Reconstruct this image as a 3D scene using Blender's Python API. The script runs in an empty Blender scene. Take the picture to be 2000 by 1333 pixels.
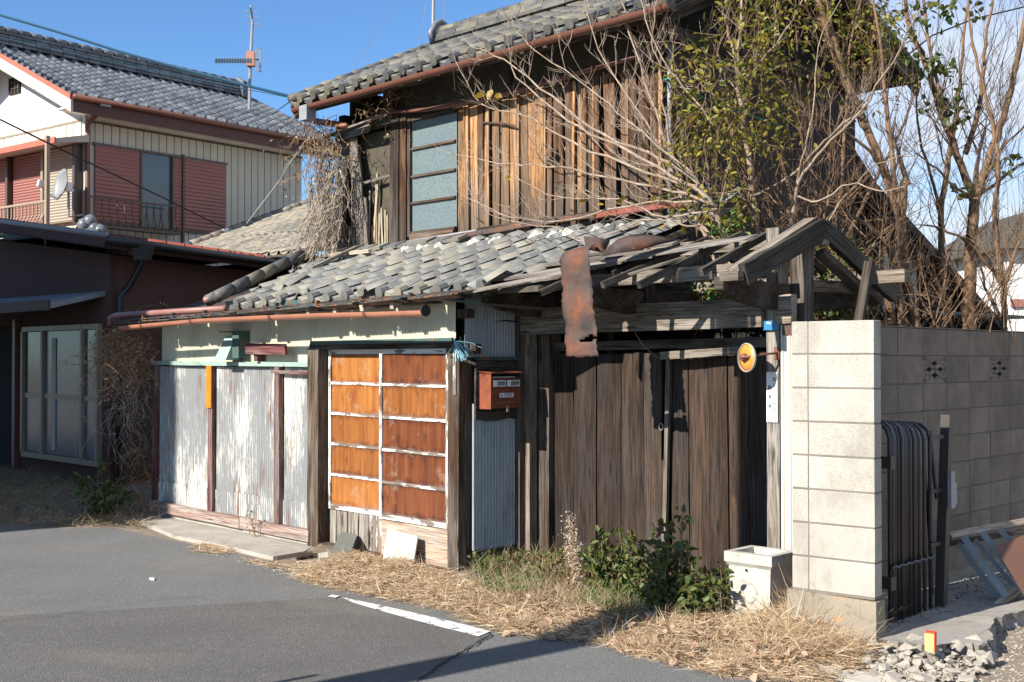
import bpy, math, random
import numpy as np
from mathutils import Vector, Matrix
SC = bpy.context.scene
COL = SC.collection
# ---------------------------------------------------------------- camera, world, sun, exposure
F = 2340.0
TH = math.atan(35.5 / F)
cam_data = bpy.data.cameras.new("camera")
cam_data.sensor_width = 36.0
cam_data.lens = 36.0 * F / 2000.0
cam_data.clip_end = 2000
cam = bpy.data.objects.new("camera", cam_data)
COL.objects.link(cam)
cam.location = (0, 0, 1.7)
cam.rotation_euler = (math.pi / 2 + TH, 0, 0)
SC.camera = cam
SC.view_settings.view_transform = 'Standard'
SC.view_settings.look = 'None'
SC.view_settings.gamma = 1
SC.view_settings.exposure = 0.95
RAY = Vector((.772, .636, -.612)).normalized()      # the way the sunlight travels
sun_data = bpy.data.lights.new("sun", 'SUN')
sun_data.energy = 5.0
sun_data.angle = math.radians(.5)
sun_data.color = (1, .945, .86)
sun = bpy.data.objects.new("sun", sun_data)
sun.rotation_euler = RAY.to_track_quat('-Z', 'Y').to_euler()
COL.objects.link(sun)
world = bpy.data.worlds.new("World")
SC.world = world
world.use_nodes = True
wt = world.node_tree
wt.nodes.clear()
def wn(t, **k):
    n = wt.nodes.new(t)
    for a, b in k.items(): setattr(n, a, b)
    return n
sky = wn('ShaderNodeTexSky', sky_type='NISHITA', sun_disc=False)
sky.sun_elevation = math.radians(31.4)
sky.sun_rotation = math.radians(230.5)
sky.altitude = 200
sky.air_density = 1.0
sky.dust_density = .25
sky.ozone_density = 1.6
bg = wn('ShaderNodeBackground')
bg.inputs[1].default_value = .068
wo = wn('ShaderNodeOutputWorld')
tc = wn('ShaderNodeTexCoord')
mp = wn('ShaderNodeMapping')
mp.inputs['Scale'].default_value = (1.5, 1.5, 4.5)
mp.inputs['Rotation'].default_value = (0, .25, 0)
no = wn('ShaderNodeTexNoise')
no.inputs['Scale'].default_value = 2.3
no.inputs['Detail'].default_value = 7
no.inputs['Roughness'].default_value = .58
no.inputs['Distortion'].default_value = .35
rp = wn('ShaderNodeValToRGB')
rp.color_ramp.elements[0].position = .33
rp.color_ramp.elements[1].position = .58
sx = wn('ShaderNodeSeparateXYZ')
cm = wn('ShaderNodeMapRange')
cm.inputs[1].default_value = .10
cm.inputs[2].default_value = .34
mul = wn('ShaderNodeMath', operation='MULTIPLY')
mul2 = wn('ShaderNodeMath', operation='MULTIPLY')
mul2.inputs[1].default_value = .85
mx = wn('ShaderNodeMixRGB')
mx.inputs[2].default_value = (6.6, 7.0, 7.6, 1)
tint = wn('ShaderNodeMixRGB', blend_type='MULTIPLY')
tint.inputs[0].default_value = 1
tint.inputs[2].default_value = (.71, 1.03, 1.38, 1)
L = wt.links.new
L(tc.outputs['Generated'], mp.inputs[0]); L(mp.outputs[0], no.inputs['Vector']); L(no.outputs[0], rp.inputs[0])
L(tc.outputs['Generated'], sx.inputs[0]); L(sx.outputs[0], cm.inputs[0])
L(rp.outputs[0], mul.inputs[0]); L(cm.outputs[0], mul.inputs[1]); L(mul.outputs[0], mul2.inputs[0])
L(sky.outputs[0], tint.inputs[1]); L(tint.outputs[0], mx.inputs[1]); L(mul2.outputs[0], mx.inputs[0])
L(mx.outputs[0], bg.inputs[0]); L(bg.outputs[0], wo.inputs[0])
# ---------------------------------------------------------------- frames and helpers
def frame(ox, oy, ux, uy, oz=0):
    l = math.hypot(ux, uy)
    ux, uy = ux / l, uy / l
    return Matrix(((ux, -uy, 0, ox), (uy, ux, 0, oy), (0, 0, 1, oz), (0, 0, 0, 1)))
ID = Matrix.Identity(4)
HF = frame(-.39, 9.34, .693, -.721)       # the old house: x along its street front, y into the house
HI = HF.inverted()
def ray(px, py):
    x, y, z = (px - 1000) / F, 1., (666.5 - py) / F
    return Vector((x, y * math.cos(TH) - z * math.sin(TH), y * math.sin(TH) + z * math.cos(TH)))
C0 = Vector((0, 0, 1.7))
def hp(px, py, t, fr=HF):                  # point of the plane y=t of a frame seen at a spot of the photograph
    i = fr.inverted(); o = i @ C0; d = i.to_3x3() @ ray(px, py)
    return o + d * ((t - o.y) / d.y)
def hq(px, py, s, fr=HF):                  # the same on the plane x=s
    i = fr.inverted(); o = i @ C0; d = i.to_3x3() @ ray(px, py)
    return o + d * ((s - o.x) / d.x)
def gp(px, py, z=0):
    d = ray(px, py)
    return C0 + d * ((z - 1.7) / d.z)
def yp(px, py, Y):
    d = ray(px, py)
    return C0 + d * (Y / d.y)
WM = {}
def link(name, data, Mw=ID, parent=None, mat=None, **props):
    o = bpy.data.objects.new(name, data)
    COL.objects.link(o)
    if parent is not None:
        o.parent = parent
        o.matrix_basis = WM[parent.name].inverted() @ Mw
    else:
        o.matrix_basis = Mw
    WM[o.name] = Mw.copy()
    if mat is not None and data is not None and not data.materials: data.materials.append(mat)
    for k, v in props.items(): o[k] = v
    return o
def thing(name, label, cat, Mw, group=None):
    o = link(name, None, Mw)
    o.empty_display_size = .1
    o['label'] = label; o['category'] = cat
    if group: o['group'] = group
    return o
def tag(o, label, cat, group=None):
    o['label'] = label; o['category'] = cat
    if group: o['group'] = group
    return o
def at(x, y, z, fr=HF): return fr @ Matrix.Translation((x, y, z))
class MB:
    def __init__(s): s.v = []; s.f = []; s.sm = []
    def box(s, x0, x1, y0, y1, z0, z1):
        n = len(s.v)
        s.v += [(x0,y0,z0),(x1,y0,z0),(x1,y1,z0),(x0,y1,z0),(x0,y0,z1),(x1,y0,z1),(x1,y1,z1),(x0,y1,z1)]
        s.f += [tuple(n+i for i in q) for q in ((3,2,1,0),(4,5,6,7),(0,1,5,4),(1,2,6,5),(2,3,7,6),(3,0,4,7))]
        return s
    def hexa(s, p):
        n = len(s.v); s.v += [tuple(q) for q in p]
        s.f += [tuple(n+i for i in q) for q in ((3,2,1,0),(4,5,6,7),(0,1,5,4),(1,2,6,5),(2,3,7,6),(3,0,4,7))]
        return s
    def poly(s, pts):
        n = len(s.v); s.v += [tuple(p) for p in pts]; s.f.append(tuple(range(n, n+len(pts)))); return s
    def prism(s, pts, d):                  # outline pts pushed along d
        n = len(s.v); k = len(pts); d = Vector(d)
        s.v += [tuple(p) for p in pts] + [tuple(Vector(p) + d) for p in pts]
        s.f += [tuple(range(n+k-1, n-1, -1)), tuple(range(n+k, n+2*k))]
        s.f += [(n+i, n+(i+1) % k, n+k+(i+1) % k, n+k+i) for i in range(k)]
        return s
    def tube(s, pts, rad, n=6, caps=True, half=False):
        pts = [Vector(p) for p in pts]
        if not hasattr(rad, '__len__'): rad = [rad]*len(pts)
        base = len(s.v); up = None; m = n + 1 if half else n
        for i, p in enumerate(pts):
            d = (pts[min(i+1, len(pts)-1)] - pts[max(i-1, 0)])
            d = d.normalized() if d.length > 1e-9 else Vector((0, 0, 1))
            if up is None:
                up = Vector((0, 0, 1)) if abs(d.z) < .9 else Vector((1, 0, 0))
            a = d.cross(up)
            if a.length < 1e-4: a = d.cross(Vector((.3, 1, .2)))
            a.normalize(); b = a.cross(d).normalized(); up = b
            for k in range(m):
                an = (math.pi + math.pi*k/n) if half else 2*math.pi*k/n
                q = p + (a*math.cos(an) + b*math.sin(an))*rad[i]
                s.v.append((q.x, q.y, q.z))
        for i in range(len(pts)-1):
            for k in range(n):
                k2 = k+1 if half else (k+1) % n
                s.f.append((base+i*m+k, base+i*m+k2, base+(i+1)*m+k2, base+(i+1)*m+k))
        if caps and not half:
            s.f.append(tuple(base+k for k in range(n))[::-1]); e = base+(len(pts)-1)*n
            s.f.append(tuple(e+k for k in range(n)))
        return s
    def lathe(s, prof, c=(0,0,0), ax='z', n=16):
        base = len(s.v); k = len(prof)
        for i in range(n):
            a = 2*math.pi*i/n
            for r, h in prof:
                x, y = r*math.cos(a), r*math.sin(a)
                q = (x, y, h) if ax == 'z' else (x, -h, y)
                s.v.append((q[0]+c[0], q[1]+c[1], q[2]+c[2]))
        for i in range(n):
            for j in range(k-1):
                s.f.append((base+i*k+j, base+((i+1) % n)*k+j, base+((i+1) % n)*k+j+1, base+i*k+j+1))
        return s
    def mesh(s, name, mat=None, smooth=False):
        me = bpy.data.meshes.new(name)
        me.from_pydata(s.v, [], s.f)
        if mat is not None: me.materials.append(mat)
        if smooth: me.polygons.foreach_set('use_smooth', [True]*len(me.polygons))
        me.update()
        return me
def fast_mesh(name, v, q, mat=None):
    v = np.asarray(v, dtype=np.float32).reshape(-1, 3); q = np.asarray(q, dtype=np.int32)
    me = bpy.data.meshes.new(name)
    me.vertices.add(len(v)); me.vertices.foreach_set('co', v.ravel())
    me.loops.add(q.size); me.loops.foreach_set('vertex_index', q.ravel())
    me.polygons.add(len(q))
    me.polygons.foreach_set('loop_start', np.arange(0, q.size, q.shape[1], dtype=np.int32))
    me.polygons.foreach_set('loop_total', np.full(len(q), q.shape[1], dtype=np.int32))
    if mat is not None: me.materials.append(mat)
    me.update(calc_edges=True); me.validate()
    return me
R = random.Random(11)
NR = np.random.default_rng(5)
# ---------------------------------------------------------------- materials
class NB:
    def __init__(s, name):
        s.m = bpy.data.materials.new(name); s.m.use_nodes = True; s.t = s.m.node_tree
        s.b = s.t.nodes['Principled BSDF']; s.out = s.t.nodes['Material Output']
        s.tc = s.n('ShaderNodeTexCoord'); s.oi = s.n('ShaderNodeObjectInfo')
    def n(s, t, **k):
        n = s.t.nodes.new(t)
        for a, b in k.items(): setattr(n, a, b)
        return n
    def set(s, sock, v):
        if isinstance(v, bpy.types.NodeSocket): s.t.links.new(v, sock)
        else:
            if hasattr(v, '__len__') and len(v) == 3 and sock.type == 'RGBA': v = (*v, 1)
            sock.default_value = v
    def vec(s, scale=(1,1,1), rnd=True):
        v = s.tc.outputs['Object']
        if rnd:
            a = s.n('ShaderNodeVectorMath', operation='ADD'); m = s.n('ShaderNodeMath', operation='MULTIPLY')
            s.set(m.inputs[0], s.oi.outputs['Random']); m.inputs[1].default_value = 37.
            s.set(a.inputs[0], v); s.set(a.inputs[1], m.outputs[0]); v = a.outputs[0]
        p = s.n('ShaderNodeMapping'); p.inputs['Scale'].default_value = scale; s.set(p.inputs[0], v)
        return p.outputs[0]
    def noise(s, scale=1, detail=5, rough=.6, vec=None, dist=0):
        n = s.n('ShaderNodeTexNoise'); s.set(n.inputs['Vector'], vec or s.vec())
        n.inputs['Scale'].default_value = scale; n.inputs['Detail'].default_value = detail
        n.inputs['Roughness'].default_value = rough; n.inputs['Distortion'].default_value = dist
        return n.outputs[0]
    def vor(s, scale, vec=None, feature='F1', out=0, rand=1):
        n = s.n('ShaderNodeTexVoronoi', feature=feature); s.set(n.inputs['Vector'], vec or s.vec())
        n.inputs['Scale'].default_value = scale; n.inputs['Randomness'].default_value = rand
        return n.outputs[out]
    def ramp(s, f, *st, const=False):
        r = s.n('ShaderNodeValToRGB'); e = r.color_ramp.elements
        if const: r.color_ramp.interpolation = 'CONSTANT'
        while len(e) < len(st): e.new(.5)
        for i, (p, c) in enumerate(st):
            e[i].position = p
            e[i].color = (*c, 1) if hasattr(c, '__len__') else (c, c, c, 1)
        s.set(r.inputs[0], f); return r.outputs[0]
    def mix(s, f, a, b, mode='MIX'):
        m = s.n('ShaderNodeMixRGB', blend_type=mode)
        s.set(m.inputs[0], f); s.set(m.inputs[1], a); s.set(m.inputs[2], b); return m.outputs[0]
    def math(s, op, a, b=0., c=None):
        m = s.n('ShaderNodeMath', operation=op); s.set(m.inputs[0], a); s.set(m.inputs[1], b)
        if c is not None: s.set(m.inputs[2], c)
        return m.outputs[0]
    def val(s, lo, hi):                    # brightness per object
        r = s.n('ShaderNodeMapRange'); s.set(r.inputs[0], s.oi.outputs['Random'])
        r.inputs[3].default_value = lo; r.inputs[4].default_value = hi; return r.outputs[0]
    def tone(s, col, lo, hi):
        h = s.n('ShaderNodeHueSaturation'); s.set(h.inputs['Color'], col); s.set(h.inputs['Value'], s.val(lo, hi)); return h.outputs[0]
    def xyz(s, sock=None):
        x = s.n('ShaderNodeSeparateXYZ'); s.set(x.inputs[0], sock or s.tc.outputs['Object']); return x.outputs
    def done(s, col, rough=.8, bump=None, bs=.3, bd=.01, metal=0, spec=None, coat=None):
        s.set(s.b.inputs['Base Color'], col); s.set(s.b.inputs['Roughness'], rough); s.set(s.b.inputs['Metallic'], metal)
        if spec is not None: s.b.inputs['Specular IOR Level'].default_value = spec
        if coat: s.b.inputs['Coat Weight'].default_value = coat; s.b.inputs['Coat Roughness'].default_value = .12
        if bump is not None:
            b = s.n('ShaderNodeBump'); b.inputs['Strength'].default_value = bs; b.inputs['Distance'].default_value = bd
            s.set(b.inputs['Height'], bump); s.set(s.b.inputs['Normal'], b.outputs[0])
        return s.m
def wood(name, dark, mid, light, grey=None, lo=.75, hi=1.25, rough=.85, along=0, foot=0):
    b = NB(name)
    sc = [(1.3, 16, 16), (3, 90, 90), (1.2, 5, 5)]
    if along == 2: sc = [(a[1], a[2], a[0]) for a in sc]
    g = b.noise(1, 7, .68, b.vec(sc[0]), .9)
    fi = b.noise(1, 4, .7, b.vec(sc[1]))
    big = b.noise(1, 3, .5, b.vec(sc[2]))
    c = b.ramp(g, (.28, dark), (.48, mid), (.72, light))
    if grey: c = b.mix(b.ramp(big, (.42, 0.), (.62, .85)), c, b.ramp(g, (.3, [q*.45 for q in grey]), (.7, grey)))
    c = b.mix(b.ramp(fi, (.38, .9), (.5, 0.)), c, dark)
    if foot:
        ln = b.xyz()[0]; c = b.mix(b.ramp(b.math('ADD', ln, b.math('MULTIPLY', b.math('SUBTRACT', b.noise(1, 4, .6, b.vec((2, 20, 20))), .5), .9)), (.12, .85), (.55, 0.)), c, b.ramp(g, (.3, (.03,.022,.017)), (.7, (.19,.145,.11))))
    kn = b.vor(1, b.vec((1.6, 9, 9) if along == 0 else (9, 9, 1.6)))
    c = b.mix(b.ramp(kn, (.06, .8), (.13, 0.)), c, [q*.4 for q in dark])
    c = b.tone(c, lo, hi)
    h = b.math('ADD', b.math('MULTIPLY', g, .7), fi)
    return b.done(c, rough, h, .7, .006, spec=.25)
def paint(name, col, col2=None, rust=0, rough=.5, sc=6, lo=1, hi=1, metal=0, bs=.15, spec=None):
    b = NB(name)
    n = b.noise(sc, 6, .65)
    c = b.mix(b.ramp(n, (.35, 0.), (.7, 1.)), col, col2 or [q*.75 for q in col])
    if rust:
        r = b.noise(sc*2.2, 8, .7)
        c = b.mix(b.ramp(r, (.62-rust*.2, 0.), (.68-rust*.2, 1.)), c, b.ramp(b.noise(30, 5), (.3, (.07,.025,.01)), (.7, (.28,.10,.035))))
    if hi != 1 or lo != 1: c = b.tone(c, lo, hi)
    return b.done(c, rough, b.noise(40, 5), bs, .004, metal, spec)
def flat(name, col, rough=.6, metal=0):
    b = NB(name); return b.done(col, rough, metal=metal)
M = {}
M['wood_dark'] = wood('weathered_dark_wood', (.012,.008,.006), (.045,.03,.02), (.12,.08,.055), (.16,.14,.12))
M['wood_gate'] = wood('gate_plank_wood', (.009,.006,.004), (.035,.021,.014), (.085,.053,.035), (.065,.052,.044), .7, 1.35)
M['wood_grey'] = wood('grey_weathered_wood', (.045,.036,.028), (.185,.155,.125), (.33,.285,.235), (.38,.345,.305), .75, 1.15)
M['wood_beam'] = wood('old_beam_wood', (.035,.026,.019), (.16,.125,.092), (.33,.27,.205), (.36,.32,.27), .7, 1.2)
M['wood_tan'] = wood('sun_bleached_board', (.045,.018,.007), (.35,.17,.068), (.66,.39,.185), (.36,.27,.19), .55, 1.25, foot=1)
M['wood_brown'] = wood('brown_board', (.016,.007,.004), (.11,.05,.024), (.26,.135,.07), (.17,.125,.09), .6, 1.2, foot=1)
M['wood_post'] = wood('dark_brown_post', (.012,.007,.005), (.06,.034,.02), (.16,.10,.06), (.22,.19,.16), .8, 1.1)
M['wood_char'] = wood('blackened_roof_timber', (.010,.008,.006), (.040,.031,.024), (.115,.095,.075), (.12,.105,.088), .7, 1.25)
M['wood_red'] = wood('oxblood_painted_wood', (.035,.012,.012), (.12,.04,.04), (.20,.085,.08), (.30,.25,.22), .8, 1.2)
M['wood_sill'] = wood('sill_timber', (.10,.05,.045), (.30,.20,.17), (.45,.37,.31), (.50,.46,.40), .85, 1.1)
M['wood_pale'] = wood('pale_wood', (.18,.13,.09), (.45,.36,.26), (.60,.52,.42), (.55,.50,.43), .85, 1.1)
def corrugated(name, white, zinc, rustc, wlo, rusty):
    b = NB(name)
    n = b.noise(1, 7, .72, b.vec((60, 60, 5), False))
    n2 = b.noise(1, 4, .6, b.vec((2.3, 2.3, 1.1), False))
    ox = b.xyz(); wv = b.math('MULTIPLY', b.math('SINE', b.math('MULTIPLY', b.math('ADD', ox[0], ox[1]), 196.35)), .07)
    c = b.mix(b.ramp(b.math('ADD', b.math('ADD', n, wv), b.math('MULTIPLY', b.math('SUBTRACT', n2, .5), .9)), (wlo, 0.), (wlo+.035, 1.)), zinc, white)
    st = b.noise(1, 6, .7, b.vec((26, 26, 2.2), False)); r2 = b.noise(1, 3, .5, b.vec((3.1, 3.1, 1.4), False))
    rr = b.math('MULTIPLY', b.ramp(st, (.50, 0.), (.62, 1.)), b.ramp(r2, (.58-rusty, 0.), (.72-rusty, 1.)))
    c = b.mix(rr, c, rustc)
    return b.done(c, .55, b.noise(60, 4), .2, .002, spec=.3)
M['tin_peel'] = corrugated('peeling_white_tin', (.58,.56,.505), (.245,.25,.25), (.17,.085,.045), .535, .09)
M['tin_cream'] = corrugated('cream_tin', (.60,.56,.42), (.46,.44,.33), (.26,.14,.06), .36, -.02)
M['tin_blue'] = corrugated('blue_grey_tin', (.36,.38,.38), (.28,.31,.32), (.20,.12,.07), .42, .02)
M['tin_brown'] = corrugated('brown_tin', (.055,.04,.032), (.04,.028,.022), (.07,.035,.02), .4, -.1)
def tilem(name, a, c_, lich, lo, hi, rough, lm):
    b = NB(name)
    n = b.noise(7, 6, .6); n2 = b.noise(3.0, 4, .55)
    c = b.mix(b.ramp(n, (.35, 0.), (.7, 1.)), a, c_)
    li = b.math('ADD', n2, b.math('MULTIPLY', b.val(-.5, .5), lm))
    c = b.mix(b.ramp(li, (.46, 0.), (.60, .85)), c, lich)
    c = b.mix(b.ramp(b.vor(55), (.12, .4), (.2, 0.)), c, (.5,.47,.38))
    c = b.tone(c, lo, hi)
    return b.done(c, rough, b.noise(38, 5), .25, .003, spec=.4)
M['tile_old'] = tilem('old_grey_roof_tile', (.095,.098,.10), (.185,.185,.17), (.225,.205,.16), .86, 1.12, .62, .06)
M['tile_wing'] = tilem('grey_brown_tile', (.115,.11,.095), (.185,.17,.14), (.24,.205,.15), .85, 1.15, .7, .14)
M['tile_top'] = tilem('upper_roof_tile', (.055,.058,.06), (.12,.12,.112), (.17,.15,.105), .75, 1.15, .6, .12)
M['tile_new'] = tilem('dark_blue_grey_tile', (.065,.075,.09), (.12,.135,.15), (.16,.17,.18), .8, 1.2, .38, .1)
M['mortar'] = paint('white_mortar', (.50,.48,.44), (.36,.34,.30), sc=9, rough=.95, bs=.6)
def blockm(name, col, dark, stain):
    b = NB(name)
    n = b.noise(4.5, 6, .6); f = b.noise(150, 3, .6)
    c = b.mix(b.ramp(n, (.34, 0.), (.72, 1.)), col, dark)
    c = b.mix(b.ramp(f, (.36, .55), (.46, 0.)), c, stain)
    ge = b.n('ShaderNodeNewGeometry'); mp_ = b.n('ShaderNodeMapping'); mp_.inputs['Scale'].default_value = (1.3, 1.3, .8); b.set(mp_.inputs[0], ge.outputs[0])
    c = b.mix(b.ramp(b.noise(2.2, 7, .68, mp_.outputs[0]), (.46, 0.), (.70, .55)), c, stain)
    c = b.tone(c, .90, 1.07)
    po = b.vor(95)
    return b.done(c, .95, b.math('ADD', f, b.ramp(po, (.08, 0.), (.22, .8))), .45, .004, spec=.2)
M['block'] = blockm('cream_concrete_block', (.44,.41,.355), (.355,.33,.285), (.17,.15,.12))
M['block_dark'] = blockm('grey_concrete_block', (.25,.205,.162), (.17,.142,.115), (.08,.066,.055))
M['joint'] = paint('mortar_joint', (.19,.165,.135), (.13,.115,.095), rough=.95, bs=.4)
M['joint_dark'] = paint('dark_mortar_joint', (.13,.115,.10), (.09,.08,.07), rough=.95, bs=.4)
def concm(name, a, b_, st, moss=None, sc=3):
    b = NB(name)
    c = b.mix(b.ramp(b.noise(sc, 7, .62), (.34, 0.), (.68, 1.)), a, b_)
    c = b.mix(b.ramp(b.noise(sc*4, 6, .7), (.55, 0.), (.72, .7)), c, st)
    if moss: c = b.mix(b.ramp(b.noise(sc*2.7, 5, .7), (.64, 0.), (.67, 1.)), c, moss)
    return b.done(c, .92, b.math('ADD', b.noise(120, 3), b.math('MULTIPLY', b.noise(20, 4), 1.5)), .4, .006, spec=.25)
M['plinth'] = concm('plinth_concrete', (.30,.255,.19), (.22,.185,.14), (.11,.095,.08), (.62,.24,.03))
M['concrete'] = concm('worn_concrete', (.40,.37,.32), (.30,.275,.235), (.19,.17,.145))
M['slab'] = concm('broken_slab', (.34,.31,.27), (.25,.23,.20), (.15,.135,.12))
M['sink'] = concm('cast_terrazzo_sink', (.46,.44,.385), (.37,.35,.30), (.20,.18,.15), sc=4)
M['rubble'] = concm('rubble_stone', (.42,.385,.325), (.30,.265,.215), (.17,.135,.10), sc=6)
M['gravel'] = concm('dusty_gravel', (.36,.32,.26), (.25,.21,.165), (.14,.11,.08), sc=9)
M['dirt'] = concm('dry_soil', (.25,.205,.155), (.17,.135,.10), (.09,.07,.05))
def asphalt(name, base, hi):
    b = NB(name)
    v = b.vor(120, b.vec(rnd=False)); n = b.noise(1.1, 5, .6, b.vec(rnd=False)); f = b.noise(60, 5, .8, b.vec(rnd=False))
    c = b.mix(b.ramp(v, (.15, 1.), (.55, 0.)), base, hi)
    c = b.mix(b.ramp(f, (.58, 0.), (.68, .7)), c, [q*2.5 for q in hi])
    c = b.mix(b.ramp(f, (.30, .75), (.42, 0.)), c, [q*.35 for q in base])
    h = b.n('ShaderNodeHueSaturation'); b.set(h.inputs['Color'], c)
    b.set(h.inputs['Value'], b.ramp(n, (.3, .90), (.7, 1.10)))
    du = b.noise(.55, 6, .65, b.vec((1, 1.5, 1), False))
    c = b.mix(b.ramp(du, (.54, 0.), (.70, .35)), h.outputs[0], (.25,.21,.16))
    return b.done(c, .9, b.math('ADD', v, f), .55, .006, spec=.3)
M['asphalt'] = asphalt('grey_asphalt', (.125,.125,.119), (.20,.197,.187))
M['asphalt2'] = asphalt('darker_asphalt_patch', (.100,.095,.088), (.165,.157,.147))
M['crack'] = flat('crack_dark', (.02,.02,.02), .95)
def linepaint():
    b = NB('worn_white_road_paint')
    n = b.noise(16, 7, .7, b.vec(rnd=False))
    c = b.mix(b.ramp(n, (.40, 0.), (.47, 1.)), (.12,.12,.12), (.66,.65,.61))
    return b.done(c, .8, b.noise(140, 3), .4, .004)
M['line'] = linepaint()
M['gutter_o'] = paint('salmon_gutter', (.44,.19,.12), (.34,.15,.10), rough=.38, sc=3)
M['gutter_b'] = paint('copper_brown_gutter', (.17,.068,.045), (.13,.055,.04), rough=.45, sc=4)
M['pipe_p'] = paint('pink_pipe', (.30,.14,.115), (.22,.10,.085), rough=.5, sc=4)
M['rust'] = paint('rusted_sheet_iron', (.27,.085,.038), (.10,.05,.035), rust=0, rough=.75, sc=9, bs=.5)
def rustm():
    b = NB('mottled_rust')
    n = b.noise(6, 7, .65); m = b.noise(13, 6, .7)
    c = b.ramp(n, (.34, (.025,.023,.022)), (.48, (.075,.05,.042)), (.60, (.115,.052,.034)), (.76, (.20,.07,.028)))
    c = b.mix(b.ramp(m, (.66, 0.), (.70, .8)), c, (.24,.27,.29))
    return b.done(c, .7, b.noise(45, 6, .7), .6, .004, spec=.3)
M['rust'] = rustm()
M['redroof'] = paint('red_painted_tin', (.22,.055,.035), (.15,.04,.03), rust=.25, rough=.45, sc=4)
M['darkroof'] = paint('dark_flaking_tin', (.035,.045,.045), (.02,.02,.02), rust=.55, rough=.6, sc=7)
M['green_trim'] = paint('pale_green_trim', (.30,.40,.345), (.22,.31,.27), rust=.1, rough=.5, sc=5)
M['green_dark'] = paint('dull_green_trim', (.055,.11,.10), (.04,.075,.07), rust=.3, rough=.6, sc=6)
M['white_wood'] = None
def whitewood(name, amt):
    b = NB(name)
    n = b.noise(1, 7, .7, b.vec((5, 24, 24))); n2 = b.noise(1.3, 3)
    c = b.mix(b.ramp(b.math('ADD', n, b.math('MULTIPLY', b.math('SUBTRACT', n2, .5), .5)), (amt, 0.), (amt+.03, 1.)), b.ramp(b.noise(1, 4, .6, b.vec((3,60,60))), (.3, (.06,.045,.035)), (.7, (.24,.19,.15))), (.58,.56,.52))
    return b.done(c, .7, n, .5, .004)
M['white_wood'] = whitewood('peeling_white_frame', .455)
M['white_worn'] = whitewood('mostly_bare_white_frame', .50)
def panem(name, a, m, l, edge, dust):
    b = NB(name)
    g = b.noise(1, 6, .65, b.vec((22, 8, 1.4)), .5); fine = b.noise(1, 3, .6, b.vec((150, 8, 6)))
    p = b.xyz()
    c = b.ramp(b.math('ADD', b.math('MULTIPLY', g, .8), b.math('MULTIPLY', fine, .2)), (.28, a), (.5, m), (.72, l))
    wv = b.math('MULTIPLY', b.noise(1, 5, .6, b.vec((13, 1, 5))), .16)
    c = b.mix(b.ramp(b.math('ADD', p[2], wv), (.06, .9), (.10, .65), (.125, .0)), c, edge)            # wavy dark line near the foot of each sheet
    top = b.math('SUBTRACT', .255, p[2])
    c = b.mix(b.ramp(b.math('ADD', top, wv), (.07, .7), (.115, 0.)), c, edge)
    c = b.mix(b.ramp(b.noise(1, 4, .6, b.vec((7, 1, 3))), (.55, 0.), (.70, .8)), c, edge)
    c = b.mix(b.ramp(b.math('ADD', p[2], b.math('MULTIPLY', b.noise(7, 6), .10)), (.045, .55), (.08, .0)), c, (.25,.21,.18))
    c = b.mix(b.ramp(b.noise(4.5, 8, .75), (.60-dust, .0), (.82-dust, .6)), c, (.50,.40,.30))
    return b.done(c, .42, g, .2, .002, coat=.35)
M['pane_amber'] = panem('faded_amber_plywood', (.18,.062,.016), (.32,.12,.028), (.45,.20,.055), (.20,.055,.016), .06)
M['pane_orange'] = panem('orange_plywood', (.12,.040,.012), (.24,.083,.020), (.36,.145,.040), (.09,.028,.012), .02)
M['pane_brown'] = panem('brown_stained_plywood', (.07,.02,.009), (.145,.043,.015), (.235,.078,.024), (.045,.013,.008), .02)

def frosted():
    b = NB('patterned_frosted_glass')
    v = b.n('ShaderNodeTexBrick'); b.set(v.inputs['Vector'], b.vec((1,1,1), False))
    w = b.noise(95, 2, .5, b.vec((1, 1, 1), False)); w2 = b.vor(70, b.vec(rnd=False), rand=.4)
    c = b.mix(b.ramp(w2, (.35, 0.), (.5, 1.)), (.05,.07,.07), (.15,.19,.19))
    c = b.mix(b.ramp(b.noise(1.8, 3), (.4, 0.), (.65, .5)), c, (.10,.145,.175))
    return b.done(c, .35, w2, .4, .003, spec=.6)
M['frost'] = frosted()
def glassm(name, col, rough=.12):
    b = NB(name); return b.done(b.mix(b.ramp(b.noise(2.5, 4), (.3, 0.), (.7, 1.)), col, [q*1.5 for q in col]), rough, spec=.8)
M['glass_dark'] = glassm('dark_window_glass', (.05,.075,.09))
M['glass_curtain'] = glassm('curtained_glass', (.10,.12,.13), .2)
M['mud'] = concm('mud_plaster', (.10,.085,.06), (.06,.052,.04), (.03,.025,.02))
M['mud_light'] = concm('pale_mud_lath', (.42,.34,.22), (.30,.24,.16), (.14,.11,.075))
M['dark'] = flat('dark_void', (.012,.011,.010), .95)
M['stucco_pink'] = paint('mauve_stucco', (.115,.058,.044), (.092,.047,.037), rough=.95, sc=8, bs=.5)
M['stucco_white'] = paint('white_stucco', (.72,.71,.68), (.66,.64,.60), rough=.9, sc=2)
M['siding'] = paint('cream_siding', (.52,.49,.40), (.48,.45,.37), rough=.6, sc=1, lo=.95, hi=1.04)
M['shutter'] = paint('dusty_pink_shutter', (.30,.125,.105), (.26,.11,.095), rough=.5, sc=2)
M['alu_brown'] = paint('bronze_aluminium', (.085,.06,.045), (.07,.05,.04), rough=.4)
M['alu_gold'] = paint('champagne_aluminium', (.30,.235,.155), (.26,.20,.14), rough=.4)
M['alu_beige'] = paint('beige_shutter_box', (.36,.31,.235), (.33,.285,.22), rough=.5)
M['fascia'] = paint('dark_red_fascia', (.085,.03,.022), (.06,.022,.018), rust=.1, rough=.6)
M['fascia_l'] = paint('flaking_red_bargeboard', (.50,.46,.40), (.42,.38,.34), rust=.1, rough=.8)
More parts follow.
